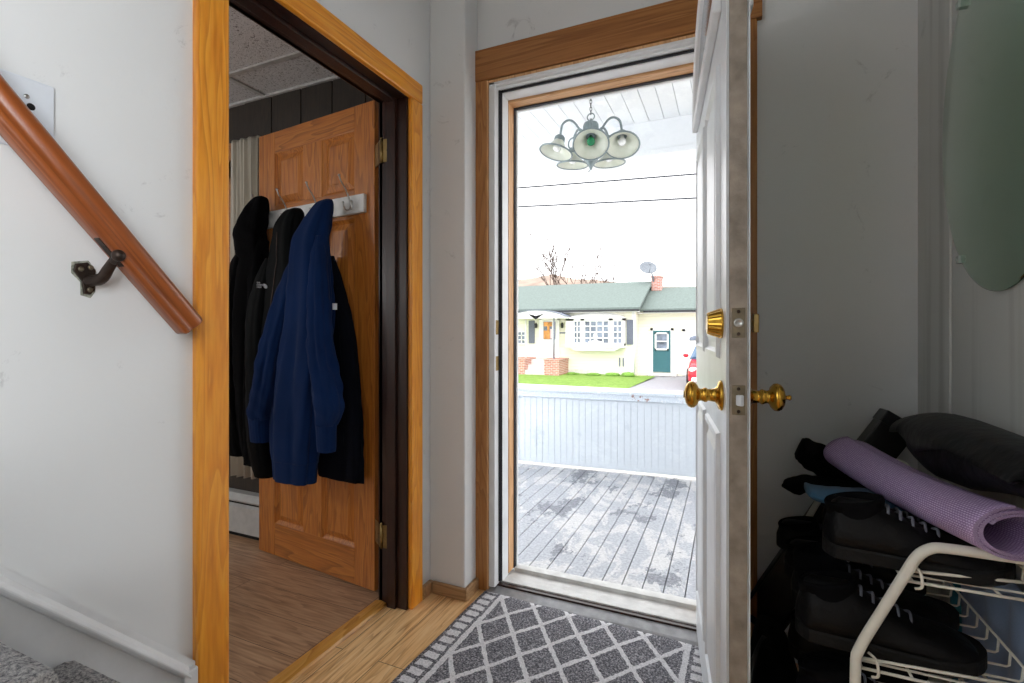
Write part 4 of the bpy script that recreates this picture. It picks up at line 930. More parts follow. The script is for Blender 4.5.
# ------------------------------------------------------------------ shoe rack in the corner
RX0, RX1, RY0, RY1 = 0.21, 0.485, 1.08, 1.74
rk = thing('shoe_rack', 'white wire shoe rack with bent tube ends in the corner by the mirror', 'shoe rack', (0.36, 1.41, 0), world=True)
def rack_end(y):
    p = [(0.212, 0.0), (0.212, 0.30), (0.212, 0.46), (0.218, 0.50), (0.25, 0.572), (0.285, 0.648), (0.303, 0.684), (0.322, 0.701), (0.345, 0.705), (0.40, 0.705), (0.442, 0.704), (0.464, 0.692), (0.477, 0.66), (0.482, 0.60), (0.483, 0.50), (0.483, 0.46), (0.483, 0.30), (0.483, 0.0)]
    return G().tube(catmull([(x, y, z) for x, z in p], 4), 0.0088, 12)
for y in (RY0, RY1): ob('end_frame', rack_end(y), M['rackw'], rk)
def rack_shelf(z):
    g = G(); w = 0.0022; x0 = 0.285 if z > 0.5 else 0.222
    for i in range(15):
        y = RY0 + 0.03 + i * 0.0435
        g.tube([(x0, y, z), (0.467, y, z), (0.471, y, z + 0.003), (0.473, y, z + 0.026)], w, 6)
    for x, zz in ((x0 + 0.002, z - 0.004), (0.473, z + 0.027), (0.30, z - 0.004), (0.42, z - 0.004)): g.tube([(x, RY0 + 0.012, zz), (x, RY1 - 0.012, zz)], 0.0027, 6)
    for y in (RY0 + 0.012, RY1 - 0.012):
        g.tube([(x0, y, z + 0.014), (0.473, y, z + 0.027)], 0.0027, 6); g.tube([(x0, y, z - 0.004), (0.473, y, z - 0.004)], 0.0027, 6)
        s_ = -1 if y < 1.4 else 1
        for x in (x0 + 0.012, 0.448):
            g.tube(catmull([(x, y, z + 0.027), (x + 0.01, y + s_ * 0.010, z + 0.02), (x + 0.012, y + s_ * 0.014, z - 0.004), (x + 0.004, y + s_ * 0.008, z - 0.012)], 5), 0.0024, 6)
    return g
for z in (0.637, 0.463, 0.28, 0.10): ob('shelf', rack_shelf(z), M['rackw'], rk)


# shoes: built heel at the origin, toe along +x
def shoe(name, label, loc, rz, length, width, top, shaft=0.0, mat='black', solemat='sole', laces=True, group='shoes on the rack', tilt=(0, 0)):
    r = thing(name, label, 'boot' if shaft > 0.05 else 'shoe', loc, rz, group)
    r.rotation_euler = (tilt[0], tilt[1], rz)
    Ln, Wd = length, width / 2
    st = 0.026 if shaft < 0.05 else 0.034
    wid = lambda u: Wd * (0.72 + 0.10 * math.sin(u * 3.0) + 0.30 * max(0, math.sin((u - 0.35) * 2.6))) * min(1, (u / 0.07 + 0.02) ** 0.5 if u < 0.07 else 1) * (max(0.0, 1 - ((u - 0.8) / 0.2) ** 2) ** 0.5 if u > 0.8 else 1)
    outl = [(u, max(wid(u), 0.004)) for u in [0.0, 0.01, 0.03, 0.06, 0.1, 0.2, 0.3, 0.4, 0.5, 0.6, 0.7, 0.78, 0.84, 0.9, 0.95, 0.98, 0.995]]
    g = G()
    for z0, z1, k_ in ((0.0, st, 1.06),):
        ring = [(u * Ln, w * k_) for u, w in outl] + [(u * Ln, -w * k_) for u, w in outl[::-1]]
        toe = lambda x, z: z + 0.012 * max(0, x / Ln - 0.75) / 0.25
        g.rings([[Vector((x, y * s_, toe(x, z))) for x, y in ring] for z, s_ in ((z0, 0.94), (z0 + 0.004, 1.0), (z1 - 0.004, 1.0), (z1, 0.96))], smooth=False)
    sl = ob('sole', g, M[solemat], r)
    hgt = lambda u: top * (0.92 if u < 0.08 else 1.0 if u < 0.3 else 1.0 - 0.52 * ((u - 0.3) / 0.45) ** 0.85 if u < 0.75 else 0.48 - 0.20 * ((u - 0.75) / 0.25) ** 2)
    rs = []
    for u, w in outl:
        h = max(hgt(u) * (0.5 + 0.5 * min(1, u / 0.05)) - st * 0.8, 0.006); h = h * (max(0.15, 1 - ((u - 0.86) / 0.14) ** 2) ** 0.5 if u > 0.86 else 1)
        narrow = 0.62 if u < 0.4 else 0.62 + 0.2 * min(1, (u - 0.4) / 0.3)
        ring = []
        for i in range(18):
            a = math.pi * i / 17
            cx_, sz = math.cos(a), math.sin(a)
            ww = w * (1 - (1 - narrow) * sz ** 2)
            ring.append(Vector((u * Ln, ww * math.copysign(abs(cx_) ** 0.6, cx_), st * 0.8 + h * abs(sz) ** 0.75)))
        rs.append(ring)
    g = G(); g.rings(rs)
    upo = ob('upper', g, M[mat], r)
    # padded collar, open at the top
    zc = top - 0.012; n = 28; rs = []
    hs = shaft * 0.8 + 0.008
    for off, dz in ((1.0, -0.02), (1.03, 0.0), (1.04, hs * 0.6), (1.05, hs), (0.98, hs + 0.006), (0.9, hs), (0.86, hs * 0.4), (0.8, -0.015)):
        rs.append([Vector((Ln * 0.185 + Ln * 0.165 * off * math.cos(2 * math.pi * i / n), Wd * 0.60 * off * math.sin(2 * math.pi * i / n), zc + dz + 0.010 * math.cos(2 * math.pi * i / n) * (1 if dz > 0 else 0))) for i in range(n)])
    g = G(); g.rings(rs, caps=False)
    g._new([v for v in rs[-1]], [tuple(range(n))])
    ob('collar', g, M['blackcloth'], r)
    if laces:
        lg = G()
        for i in range(5):
            u = 0.36 + i * 0.065; h = hgt(u) + 0.003
            w = wid(u) * 0.42
            lg.tube(catmull([(u * Ln, -w, h - 0.008), (u * Ln + 0.004, 0, h + 0.002), (u * Ln, w, h - 0.008)], 4), 0.0026, 6)
        for i in range(int(shaft / 0.03)):
            z_ = top + 0.01 + i * 0.03
            lg.tube(catmull([(Ln * 0.355, -0.016, z_), (Ln * 0.372, 0, z_ + 0.006), (Ln * 0.355, 0.016, z_)], 4), 0.0026, 6)
        ob('lace', lg, M['lace'], upo)
    return r


shoe('sneaker', 'black chunky trainer under the purple mat at the near end of the top shelf', (0.172, 1.158, 0.6425), R(-2), 0.285, 0.110, 0.108, 0.0)
shoe('sneaker', 'black trainer half hidden behind the nearest trainer on the top shelf', (0.19, 1.282, 0.6425), R(1), 0.268, 0.103, 0.075, 0.0)
shoe('boot', 'black laced boot lying below the near trainer on the middle shelf', (0.125, 1.162, 0.4685), R(1), 0.30, 0.115, 0.115, 0.0)
shoe('boot', 'black boot with grey laces poking out left of the middle shelf', (0.130, 1.288, 0.4685), R(2), 0.30, 0.112, 0.10, 0.03)
shoe('shoe', 'black shoe heel sticking out past the rack behind the laced boots', (0.128, 1.425, 0.4685), R(3), 0.29, 0.11, 0.085, 0.0)
shoe('shoe', 'furthest black shoe on the middle shelf against the front wall', (0.125, 1.60, 0.4685), R(2), 0.29, 0.11, 0.075, 0.0)
shoe('canvas_shoe', 'black canvas shoe with a grey rubber sole low on the rack', (0.130, 1.20, 0.2855), R(5), 0.28, 0.11, 0.105, 0.0, 'blackcloth', 'soleg')
shoe('shoe', 'black shoe on the lower shelf behind the grey-soled shoe', (0.135, 1.40, 0.2855), R(4), 0.28, 0.11, 0.10, 0.0)

# rolled exercise mat lying over the bars
A = Vector((0.297, 1.565, 0.752)); B = Vector((0.424, 1.04, 0.756))
ax = (B - A).normalized(); sx = ax.cross(Vector((0, 0, 1))).normalized(); sz = sx.cross(ax).normalized()
g = G(); turns = 2.15; n = 130; th = 0.0052; lens = 26
uvl = g.b.loops.layers.uv.new('uv')
def sp(i, off, tt):
    a = 2 * math.pi * turns * i / n
    r = 0.042 + 0.0068 * turns * i / n + off
    a0 = R(84) - 2 * math.pi * turns
    fl = 0.78 - 0.06 * math.sin(tt * 3)
    lift = 0.004 * max(0, (i / n - 0.93) / 0.07)
    return (sx * ((r + lift) * 1.22 * math.cos(a + a0)) + sz * ((r + lift) * fl * math.sin(a + a0)))
sec = [(i, 0.0) for i in range(n + 1)] + [(i, -th) for i in range(n, -1, -1)]
arcl = [0.0]
for i in range(1, n + 1): arcl.append(arcl[-1] + (sp(i, 0, 0) - sp(i - 1, 0, 0)).length)
grid = []
for j in range(lens + 1):
    tt = j / lens
    c = A.lerp(B, tt) - Vector((0, 0, 0.012 * math.sin(math.pi * tt)))
    grid.append([(g.b.verts.new(c + sp(i, o_, tt)), (tt * 0.577, arcl[i] + (0.5 if o_ else 0))) for i, o_ in sec])
m_ = len(sec)
for j in range(lens):
    for k_ in range(m_):
        k2 = (k_ + 1) % m_
        q = (grid[j][k_], grid[j][k2], grid[j + 1][k2], grid[j + 1][k_])
        f = g.b.faces.new([v for v, _ in q]); f.smooth = True
        for lp, (_, uv) in zip(f.loops, q): lp[uvl].uv = uv
for ring in (grid[0], grid[-1]):
    for k_ in range(n):
        q = (ring[k_], ring[k_ + 1], ring[m_ - 2 - k_], ring[m_ - 1 - k_])
        f = g.b.faces.new([v for v, _ in q])
        for lp, (_, uv) in zip(f.loops, q): lp[uvl].uv = uv
tag(ob('exercise_mat', g, M['yoga'], origin=tuple(A.lerp(B, 0.5))), 'purple rolled exercise mat lying across the top of the shoe rack', 'exercise mat')

# dark things heaped on and behind the rack
bx_ = thing('box', 'small black box tilted on its corner against the front wall', 'box', (0.375, 1.79, 0.68), 0)
bx_.rotation_euler = (R(-4), R(33), R(0))
ob('body', G().box(-0.045, 0.045, -0.03, 0.04, 0.0, 0.165), M['bin'], bx_, bevel=0.003)
ob('lid', G().box(-0.048, 0.048, -0.033, 0.043, 0.13, 0.168), M['bin'], bx_, bevel=0.003)

bg = thing('bag', 'black leather bag slumped over the mat beneath the mirror', 'bag', (0.44, 1.4, 0.73), world=True)
def blob(pts, k=5, n=30, seed=3, wr=0.05):
    rnd = random.Random(seed); ph = [rnd.random() * 6 for _ in range(4)]; rs = []
    for i, (x, y, z, rx, rz_) in enumerate(catmull(pts, k)):
        ring = []
        for j in range(n):
            a = 2 * math.pi * j / n
            rr = 1 + wr * (math.sin(3 * a + ph[0] + y * 20) + 0.6 * math.sin(5 * a + ph[1] - y * 34) + 0.4 * math.sin(8 * a + ph[2] + y * 50))
            ring.append(Vector((min(x + rx * rr * math.cos(a), RW - 0.004), y, z + rz_ * rr * math.copysign(abs(math.sin(a)) ** 0.8, math.sin(a)))))
        rs.append(ring)
    g = G(); g.rings(rs); return g
ob('body', blob([(0.445, 1.50, 0.822, 0.02, 0.02), (0.445, 1.485, 0.820, 0.05, 0.042), (0.455, 1.42, 0.814, 0.064, 0.060), (0.459, 1.3, 0.818, 0.062, 0.058), (0.463, 1.12, 0.842, 0.054, 0.044), (0.466, 1.0, 0.845, 0.044, 0.036), (0.466, 0.97, 0.845, 0.02, 0.02)], wr=0.04), M['bag'], bg)
# flap folded over the top, hanging a little way down the near side
rs = []
for i, y in enumerate([1.515, 1.485, 1.43, 1.36, 1.28, 1.2, 1.1, 1.0, 0.965]):
    t_ = i / 8; dr = -0.035 - 0.018 * math.sin(t_ * 5.0) + 0.012 * math.sin(t_ * 13)
    zt = 0.874 + 0.020 * math.sin(min(1, t_ * 2.2) * math.pi / 2) - 0.008 * t_; w0 = 0.372 + 0.02 * t_ + 0.006 * math.sin(t_ * 9)
    out = [(0.512, zt - 0.01), (0.47, zt + 0.004), (0.425, zt), (w0 + 0.02, zt - 0.012), (w0, zt - 0.03), (w0 - 0.004, zt + dr - 0.012)]
    inn = [(w0 + 0.003, zt + dr - 0.013), (w0 + 0.007, zt - 0.032), (w0 + 0.024, zt - 0.018), (0.425, zt - 0.007), (0.47, zt - 0.004), (0.512, zt - 0.018)]
    rs.append([Vector((x, y, z)) for x, z in catmull(out, 3) + catmull(inn, 3)])
ob('flap', G().rings(rs), M['bag'], bg)

def cloth_roll(name, label, cat, pts, mat, seed, wr=0.07, band=None):
    """a folded or bundled garment: a flattened lumpy tube through the points (x, y, z, half width, half height)"""
    rnd = random.Random(seed); ph = [rnd.random() * 6 for _ in range(4)]; P = catmull(pts, 6); rs = []
    for i, p in enumerate(P):
        c = Vector(p[:3]); nx = Vector(P[min(i + 1, len(P) - 1)][:3]) - Vector(P[max(i - 1, 0)][:3]); nx.normalize()
        s_ = nx.cross(Vector((0, 0, 1)))
        if s_.length < 0.15: s_ = Vector((0, 1, 0)) - nx * nx.y
        s_.normalize(); u_ = s_.cross(nx)
        ring = []
        for j in range(26):
            a = 2 * math.pi * j / 26
            rr = 1 + wr * (math.sin(4 * a + ph[0] + i * 0.5) + 0.6 * math.sin(7 * a + ph[1] - i * 0.8) + 0.4 * math.sin(11 * a + i))
            ring.append(c + s_ * (p[3] * rr * math.cos(a)) + u_ * (p[4] * rr * math.sin(a)))
        rs.append(ring)
    g = G(); g.rings(rs)
    return tag(ob(name, g, M[mat], origin=tuple(Vector(pts[0][:3]))), label, cat)


cloth_roll('jeans', 'blue denim jeans folded at the far left of the top shelf', 'jeans', [(0.175, 1.40, 0.692, 0.05, 0.008), (0.20, 1.40, 0.684, 0.055, 0.014), (0.26, 1.40, 0.682, 0.06, 0.018), (0.33, 1.40, 0.682, 0.06, 0.02), (0.44, 1.40, 0.68, 0.05, 0.018)], 'denim', 5, 0.05)
cloth_roll('sweater', 'black garment bundled at the far end of the top shelf by the wall', 'clothing', [(0.188, 1.665, 0.738, 0.03, 0.03), (0.205, 1.665, 0.73, 0.045, 0.034), (0.245, 1.67, 0.705, 0.05, 0.044), (0.30, 1.67, 0.69, 0.05, 0.036), (0.40, 1.67, 0.685, 0.045, 0.03)], 'blackcloth', 6, 0.10)
cloth_roll('scarf', 'black cloth drooping over the rack edge beside the blue jeans', 'clothing', [(0.15, 1.50, 0.655, 0.03, 0.010), (0.17, 1.51, 0.672, 0.04, 0.016), (0.22, 1.515, 0.672, 0.045, 0.022), (0.30, 1.515, 0.668, 0.04, 0.022), (0.38, 1.515, 0.66, 0.03, 0.018)], 'blackcloth', 8, 0.10)
tb = thing('towel', 'pale blue cloth with teal edge hanging between the wire rack and the right wall', 'cloth', (0.505, 1.35, 0.1), world=True)
def hung(y0, y1, z0, z1, x, amp, nn=40):
    rows = []
    for z in [z0 + (z1 - z0) * j / 12 for j in range(13)]:
        rows.append([Vector((min(x + amp * math.sin(9 * (y0 + (y1 - y0) * i / nn) * 7 + 3 * z), RW - 0.006), y0 + (y1 - y0) * i / nn + 0.03 * (z - 0.4), z + 0.012 * math.sin(i * 0.4) * (z > z1 - 0.05))) for i in range(nn + 1)])
    back = [[v + Vector((0.004, 0, 0)) for v in q_[::-1]] for q_ in rows]
    return G().rings([p_ + q_ for p_, q_ in zip(rows, back)])
ob('cloth', hung(1.08, 1.51, 0.06, 0.60, 0.503, 0.006), M['paleblue'], tb)
ob('edge_band', hung(1.51, 1.545, 0.06, 0.60, 0.503, 0.006, 8), M['teal'], tb)

# leaning tray and bag on the floor between door and rack
ty = thing('boot_tray', 'black plastic tray leaning in the gap between front door and rack', 'tray', (0.0, 1.815, 0.0), 0)
ty.rotation_euler = (0, 0, 0)
cs_, sn_ = math.cos(R(61)), math.sin(R(61))
QX = lambda u, v, w: Vector((0.095 - 0.065 + u * cs_ + v * sn_ * 0.5, w, 0.14 + u * sn_ - v * cs_ * 0.5))
def qbox(u0, u1, v0, v1, w0, w1):
    return [QX(u0, v0, w0), QX(u1, v0, w0), QX(u1, v1, w0), QX(u0, v1, w0)], [QX(u0, v0, w1), QX(u1, v0, w1), QX(u1, v1, w1), QX(u0, v1, w1)]
ob('base', G().hexa(*qbox(0, 0.47, 0.004, 0.25, 0.02, 0.026)), M['bin'], ty, bevel=0.002)
g = G(); [g.hexa(*qbox(*q_)) for q_ in ((0, 0.47, 0, 0.012, -0.012, 0.026), (0, 0.47, 0.245, 0.257, -0.012, 0.026), (0, 0.012, 0.012, 0.245, -0.012, 0.026), (0.458, 0.47, 0.012, 0.245, -0.012, 0.026))]
ob('rim', g, M['bin'], ty, bevel=0.003)
fb = thing('backpack', 'black soft bag slumped on the floor behind the open front door', 'bag', (0.115, 1.5, 0), world=True)
rs = []
for z, x, y, hx_, hy in catmull([(0.004, 0.115, 1.46, 0.055, 0.20), (0.02, 0.115, 1.46, 0.078, 0.25), (0.12, 0.112, 1.46, 0.072, 0.24), (0.22, 0.105, 1.47, 0.052, 0.19), (0.265, 0.095, 1.48, 0.030, 0.11), (0.28, 0.09, 1.49, 0.01, 0.04)], 5):
    rs.append([Vector((x + hx_ * (1 + 0.05 * math.sin(5 * a + z * 20)) * math.cos(a), y + hy * (1 + 0.05 * math.sin(4 * a - z * 30)) * math.sin(a), z)) for a in [2 * math.pi * i / 30 for i in range(30)]])
ob('body', G().rings(rs), M['blackcloth'], fb)
ob('strap', G().tube(catmull([(0.085, 1.45, 0.275), (0.07, 1.42, 0.26), (0.052, 1.38, 0.22), (0.042, 1.34, 0.13), (0.05, 1.28, 0.06)], 6), 0.008, 8), M['bin'], fb)

# ------------------------------------------------------------------ porch chandelier
CH = (-0.838, 3.2, -0.05)
ch = thing('chandelier', 'grey metal chandelier with bell glass shades under the porch ceiling', 'chandelier', CH)
ob('canopy', G().lathe([(0, 2.709), (0.045, 2.709), (0.042, 2.695), (0.015, 2.682), (0, 2.68)], n=20), M['fixture'], ch)
lk = G()
for i in range(5):
    z = 2.672 - i * 0.024
    ring = [(0.007 * math.cos(a) * (i % 2), 0.007 * math.cos(a) * ((i + 1) % 2), z + 0.015 * math.sin(a)) for a in [2 * math.pi * j / 12 for j in range(12)]]
    lk.tube(ring, 0.002, 5, loop=True)
ob('chain', lk, M['black2'], ch)
g = G().lathe([(0, 2.525), (0.012, 2.525), (0.02, 2.513), (0.044, 2.507), (0.052, 2.49), (0.052, 2.455), (0.038, 2.42), (0.03, 2.39), (0.022, 2.33), (0.03, 2.30), (0.046, 2.285), (0.048, 2.262), (0.03, 2.245), (0.018, 2.225), (0.012, 2.215), (0.006, 2.20), (0, 2.195)], n=20)
ob('column', g, M['fixture'], ch)
ob('loop', G().tube([(0.024 * math.cos(a), 0.006 * math.sin(a), 2.548 + 0.026 * math.sin(a)) for a in [2 * math.pi * j / 18 for j in range(18)]], 0.004, 6, loop=True), M['fixture'], ch)
ob('finial', G().tube([(0.014 * math.cos(a), 0, 2.184 + 0.014 * math.sin(a)) for a in [R(90 + 250 * j / 12) for j in range(13)]], 0.0028, 6), M['fixture'], ch)
phi0 = math.atan2(-3.2, 0.842)
CAMV = (Vector((0, 0, EYE)) - Vector((CH[0], CH[1], 2.35)))
for i, (tl, az) in enumerate(((36, 0), (16, 10), (4, 0), (4, 0), (28, -75))):
    ph = phi0 + [0, R(-72), R(-144), R(144), R(72)][i]
    e = Vector((math.cos(ph), math.sin(ph), 0))
    dz_ = -0.05 if i == 0 else 0.0
    P = lambda r, z: tuple(e * r + Vector((0, 0, z + dz_ * min(1, (r - 0.04) / 0.1))))
    am = ob('arm', G().tube(catmull([P(0.045, 2.41), P(0.07, 2.45), P(0.115, 2.505), P(0.155, 2.515), P(0.193, 2.485), P(0.206, 2.425), P(0.208, 2.40)], 6), 0.0075, 8)
            .tube(catmull([P(0.05, 2.40), P(0.10, 2.41), P(0.145, 2.385), P(0.15, 2.34), P(0.115, 2.325), P(0.10, 2.35), P(0.118, 2.365)], 6), 0.0045, 6), M['fixture'], ch)
    piv = Vector(P(0.208, 2.405))
    tdir = math.atan2(e.y, e.x) + R(az)
    axr = Vector((-math.sin(tdir), math.cos(tdir), 0))
    mt = Matrix.Translation(piv) @ Matrix.Rotation(R(-tl), 4, axr)
    ob('socket', G().lathe([(0, 0.008), (0.022, 0.006), (0.034, -0.008), (0.036, -0.03), (0.032, -0.034), (0, -0.034)], mt, 18), M['fixture'], am)
    shd = ob('shade', G().lathe([(0.032, -0.03), (0.04, -0.046), (0.052, -0.066), (0.072, -0.086), (0.096, -0.1), (0.108, -0.112), (0.104, -0.113), (0.093, -0.104), (0.07, -0.09), (0.049, -0.07), (0.036, -0.046), (0.03, -0.034)], mt, 28, caps=False), M['opal'], am)
    ob('rim', G().lathe([(0.105, -0.108), (0.111, -0.108), (0.113, -0.114), (0.108, -0.118), (0.103, -0.115), (0.105, -0.108)], mt, 28, caps=False), M['fixture'], shd)
    ob('bulb', G().lathe([(0, -0.034), (0.013, -0.034), (0.014, -0.048), (0.02, -0.062), (0.026, -0.078), (0.024, -0.094), (0.012, -0.102), (0, -0.104)], mt, 14), M['green'] if i == 0 else M['bulb'], am)

# ------------------------------------------------------------------ across the street
def wire(name, label, p0, p1, sag):
    g = G(); pts = []
    for i in range(31):
        t_ = i / 30; pts.append(Vector(p0).lerp(Vector(p1), t_) - Vector((0, 0, sag * 4 * t_ * (1 - t_))))
    g.tube(pts, 0.02, 6)
    return tag(ob(name, g, M['cable'], origin=tuple(p0)), label, 'cable')
slope = (4.365 - 4.541) / (-0.613 + 4.631)
wire('power_line', 'upper of the two overhead wires crossing the sky past the porch', (-24, 11, 4.541 - slope * 19.4 + 0.4), (20, 11, 4.365 + slope * 20.6 + 0.4), 0.4)
slope = (3.863 - 4.087) / (-0.613 + 4.683)
wire('power_line', 'lower of the two overhead wires crossing the sky past the porch', (-24, 11, 4.087 - slope * 19.3 + 0.4), (20, 11, 3.863 + slope * 20.6 + 0.4), 0.4)

hs = thing('house', 'cream single-storey house with green roof across the street', 'house', (-6.0, 20, -0.75), world=True)
ob('wall', G().box(-15, -3.476, 20, 26.4, -0.76, 1.98).prism([(20.0, 1.98), (26.4, 1.98), (23.2, 3.34)], lambda u, v, w: Vector((-3.62 + w, u, v)), 0.144), M['clap'], hs)
ob('wall', G().box(-3.476, 3.4, 21, 26.4, -0.76, 1.95), M['clap'], hs)
ob('foundation', G().box(-15, -3.46, 19.985, 20.2, -0.76, -0.52), M['concrete'], hs)
def gable(x0, x1, ye, ze, yr, zr, yb):
    g = G(); t_ = 0.10
    g.prism([(ye, ze), (yr, zr), (yb, ze), (yb, ze - t_), (yr, zr - t_ * 1.2), (ye, ze - t_)], lambda u, v, w: Vector((x0 + w, u, v)), x1 - x0)
    return g
ob('roof', gable(-15.3, -3.2, 19.65, 2.02, 23.2, 3.36, 26.8), M['roof'], hs)
ob('roof', gable(-3.4, 3.7, 20.6, 1.98, 23.3, 3.06, 26.8), M['roof'], hs)
ob('gutter', G().box(-15.2, -3.22, 19.58, 19.66, 1.86, 1.94).box(-3.2, 3.6, 20.53, 20.61, 1.83, 1.91), M['black2'], hs)
ob('fascia', G().box(-15.2, -3.25, 19.66, 20.0, 1.84, 1.87).box(-3.42, 3.6, 20.6, 21.0, 1.80, 1.83), M['hwhite'], hs)
ob('downspout', G().tube([(-3.44, 19.9, 1.85), (-3.44, 19.93, 0.9), (-3.44, 19.93, -0.6)], 0.035, 6), M['hwhite'], hs)
ob('corner_board', G().box(-3.56, -3.44, 19.97, 20.1, -0.55, 1.9), M['hwhite'], hs)
ob('chimney', G().box(-3.2, -2.76, 22.9, 23.35, 2.3, 3.56).box(-3.23, -2.73, 22.87, 23.38, 3.48, 3.56), M['brick'], hs)
def win(x0, x1, z0, z1, y, nx, nz, par=hs, fr=0.07, pm='pane'):
    g = G()
    g.box(x0, x0 + fr, y - 0.05, y + 0.02, z0, z1).box(x1 - fr, x1, y - 0.05, y + 0.02, z0, z1).box(x0, x1, y - 0.05, y + 0.02, z1 - fr, z1).box(x0, x1, y - 0.05, y + 0.02, z0, z0 + fr)
    for i in range(1, nx): g.box(x0 + (x1 - x0) * i / nx - 0.022, x0 + (x1 - x0) * i / nx + 0.022, y - 0.04, y + 0.01, z0, z1)
    for i in range(1, nz): g.box(x0, x1, y - 0.04, y + 0.01, z0 + (z1 - z0) * i / nz - 0.02, z0 + (z1 - z0) * i / nz + 0.02)
    w_ = ob('window', g, M['hwhite'], par)
    ob('pane', G().box(x0 + 0.01, x1 - 0.01, y - 0.01, y + 0.008, z0 + 0.01, z1 - 0.01), M[pm], w_)
    return w_
g = G().box(-6.2, -3.8, 19.55, 20.0, 0.42, 0.58).box(-6.2, -3.8, 19.60, 20.0, 1.50, 1.62)
for x0, x1 in ((-6.2, -5.86), (-5.56, -5.41), (-4.40, -4.24), (-3.87, -3.8)): g.box(x0, x1, 19.6, 20, 0.5, 1.6)
g.prism([(-6.1, 0.42), (-3.9, 0.42), (-4.2, 0.28), (-5.8, 0.28)], lambda u, v, w: Vector((u, 19.62 + w, v)), 0.38)
ob('bay', g, M['hwhite'], hs)
g = G(); rs = []
for j in range(5):
    k_ = j / 4
    rs.append([Vector((-5.0 + (1.26 - 0.35 * k_) * c_, 19.52 + 0.5 * k_, 1.60 + 0.27 * k_ * (1 - 0.4 * c_ * c_))) for c_ in [-1 + 2 * i / 12 for i in range(13)]])
g.rings(rs, caps=False, closed=False); g.box(-6.24, -3.76, 19.52, 20, 1.585, 1.61)
ob('bay_roof', g, M['hwhite'], hs)
for x0, x1, nx in ((-5.87, -5.55, 2), (-5.42, -4.39, 4), (-4.25, -3.86, 2)): win(x0, x1, 0.56, 1.51, 19.66, nx, 4, fr=0.04)
ob('candle_arch', G().lathe([(0, 0), (0.28, 0), (0.30, 0.05), (0.06, 0.10), (0.05, 0.16), (0.10, 0.26), (0.04, 0.40), (0, 0.42)], Matrix.Translation((-4.95, 19.6, 0.6)) @ Matrix.Diagonal((1, 0.1, 1, 1)), 12), M['hwhite'], hs)
for x0, x1 in ((-7.99, -7.72), (-6.23, -5.97), (-3.76, -3.5)):
    g = G().box(x0, x1, 19.95, 20.0, 0.54, 1.53)
    for i in range(16): g.box(x0 + 0.04, x1 - 0.04, 19.935, 19.95, 0.6 + i * 0.055, 0.63 + i * 0.055)
    ob('shutter', g, M['shutter'], hs)
win(-8.95, -8.12, 0.50, 1.08, 19.98, 4, 3, fr=0.05)
# entrance: door, portico, steps, brick piers
ed = ob('entrance_door', G().box(-7.40, -6.68, 19.94, 20.0, -0.05, 1.56).box(-7.5, -7.40, 19.92, 20, -0.05, 1.62).box(-6.68, -6.58, 19.92, 20, -0.05, 1.62).box(-7.5, -6.58, 19.92, 20, 1.56, 1.64), M['hwhite'], hs)
ob('pane', G().box(-7.30, -6.76, 19.925, 19.94, 0.72, 1.48), M['pane'], ed)
ob('decoration', G().box(-7.28, -7.0, 19.91, 19.925, 0.74, 1.10).box(-7.28, -6.78, 19.91, 19.925, 1.28, 1.46).box(-7.12, -7.02, 19.91, 19.925, 1.1, 1.28), M['orange'], ed)
ob('notice', G().box(-6.98, -6.78, 19.905, 19.92, 0.76, 1.16), M['pinkp'], ed)
g = G(); n = 14
a_ = [(-8.55 + 2.55 * i / n, 1.66 + 0.27 * math.sin(math.pi * i / n) ** 0.8) for i in range(n + 1)]
g.prism(a_ + [(-6.0, 1.60), (-8.55, 1.60)], lambda u, v, w: Vector((u, 18.95 + w, v)), 1.05)
ob('portico', g, M['hwhite'], hs)
g = G(); g.prism(a_ + [(u, v - 0.035) for u, v in a_[::-1]], lambda u, v, w: Vector((u, 18.90 + w, v + 0.03)), 1.12)
ob('portico_roof', g, M['shutter'], hs)
g = G(); g.prism([(-7.27, 1.55), (-7.34, 1.72), (-7.62, 1.79), (-7.45, 1.68), (-7.32, 1.60), (-7.27, 1.70), (-7.22, 1.60), (-7.08, 1.68), (-6.92, 1.79), (-7.20, 1.72)], lambda u, v, w: Vector((u, 18.92 + w, v)), 0.03)
ob('eagle_ornament', g, M['black2'], hs)
for x, y in ((-8.2, 19.05), (-7.98, 19.6), (-6.76, 19.6), (-6.52, 19.05)):
    ob('post', G().tube([(x, y, -0.1), (x, y, 1.62)], 0.032, 8).lathe([(0.06, -0.12), (0.06, -0.06), (0.035, -0.04)], Matrix.Translation((x, y, 0)), 10), M['shutter' if y < 19.2 else 'hwhite'], hs)
for x in (-7.62, -6.44):
    ob('wall_lantern', G().lathe([(0, 1.2), (0.05, 1.22), (0.07, 1.36), (0.03, 1.42), (0, 1.45)], Matrix.Translation((x, 19.88, 0)), 8).box(x - 0.02, x + 0.02, 19.9, 20, 1.3, 1.34), M['black2'], hs)
ob('house_number', G().box(-6.62, -6.30, 19.97, 20, 0.97, 1.03), M['shutter'], hs)
for x0, x1 in ((-8.24, -7.68), (-6.82, -6.2)): ob('brick_pier', G().box(x0, x1, 18.7, 19.98, -0.76, -0.06).box(x0 - 0.03, x1 + 0.03, 18.67, 19.98, -0.10, -0.05), M['brick'], hs)
g = G()
for i in range(3): g.box(-7.68, -6.82, 18.75 + 0.36 * i, 19.98, -0.76, -0.52 + 0.2 * i)
ob('step', g, M['concrete'], hs)
ob('meter', G().box(-4.07, -4.02, 19.95, 20, -0.35, 0.0).box(-3.92, -3.87, 19.95, 20, -0.35, 0.0), M['shutter'], hs)
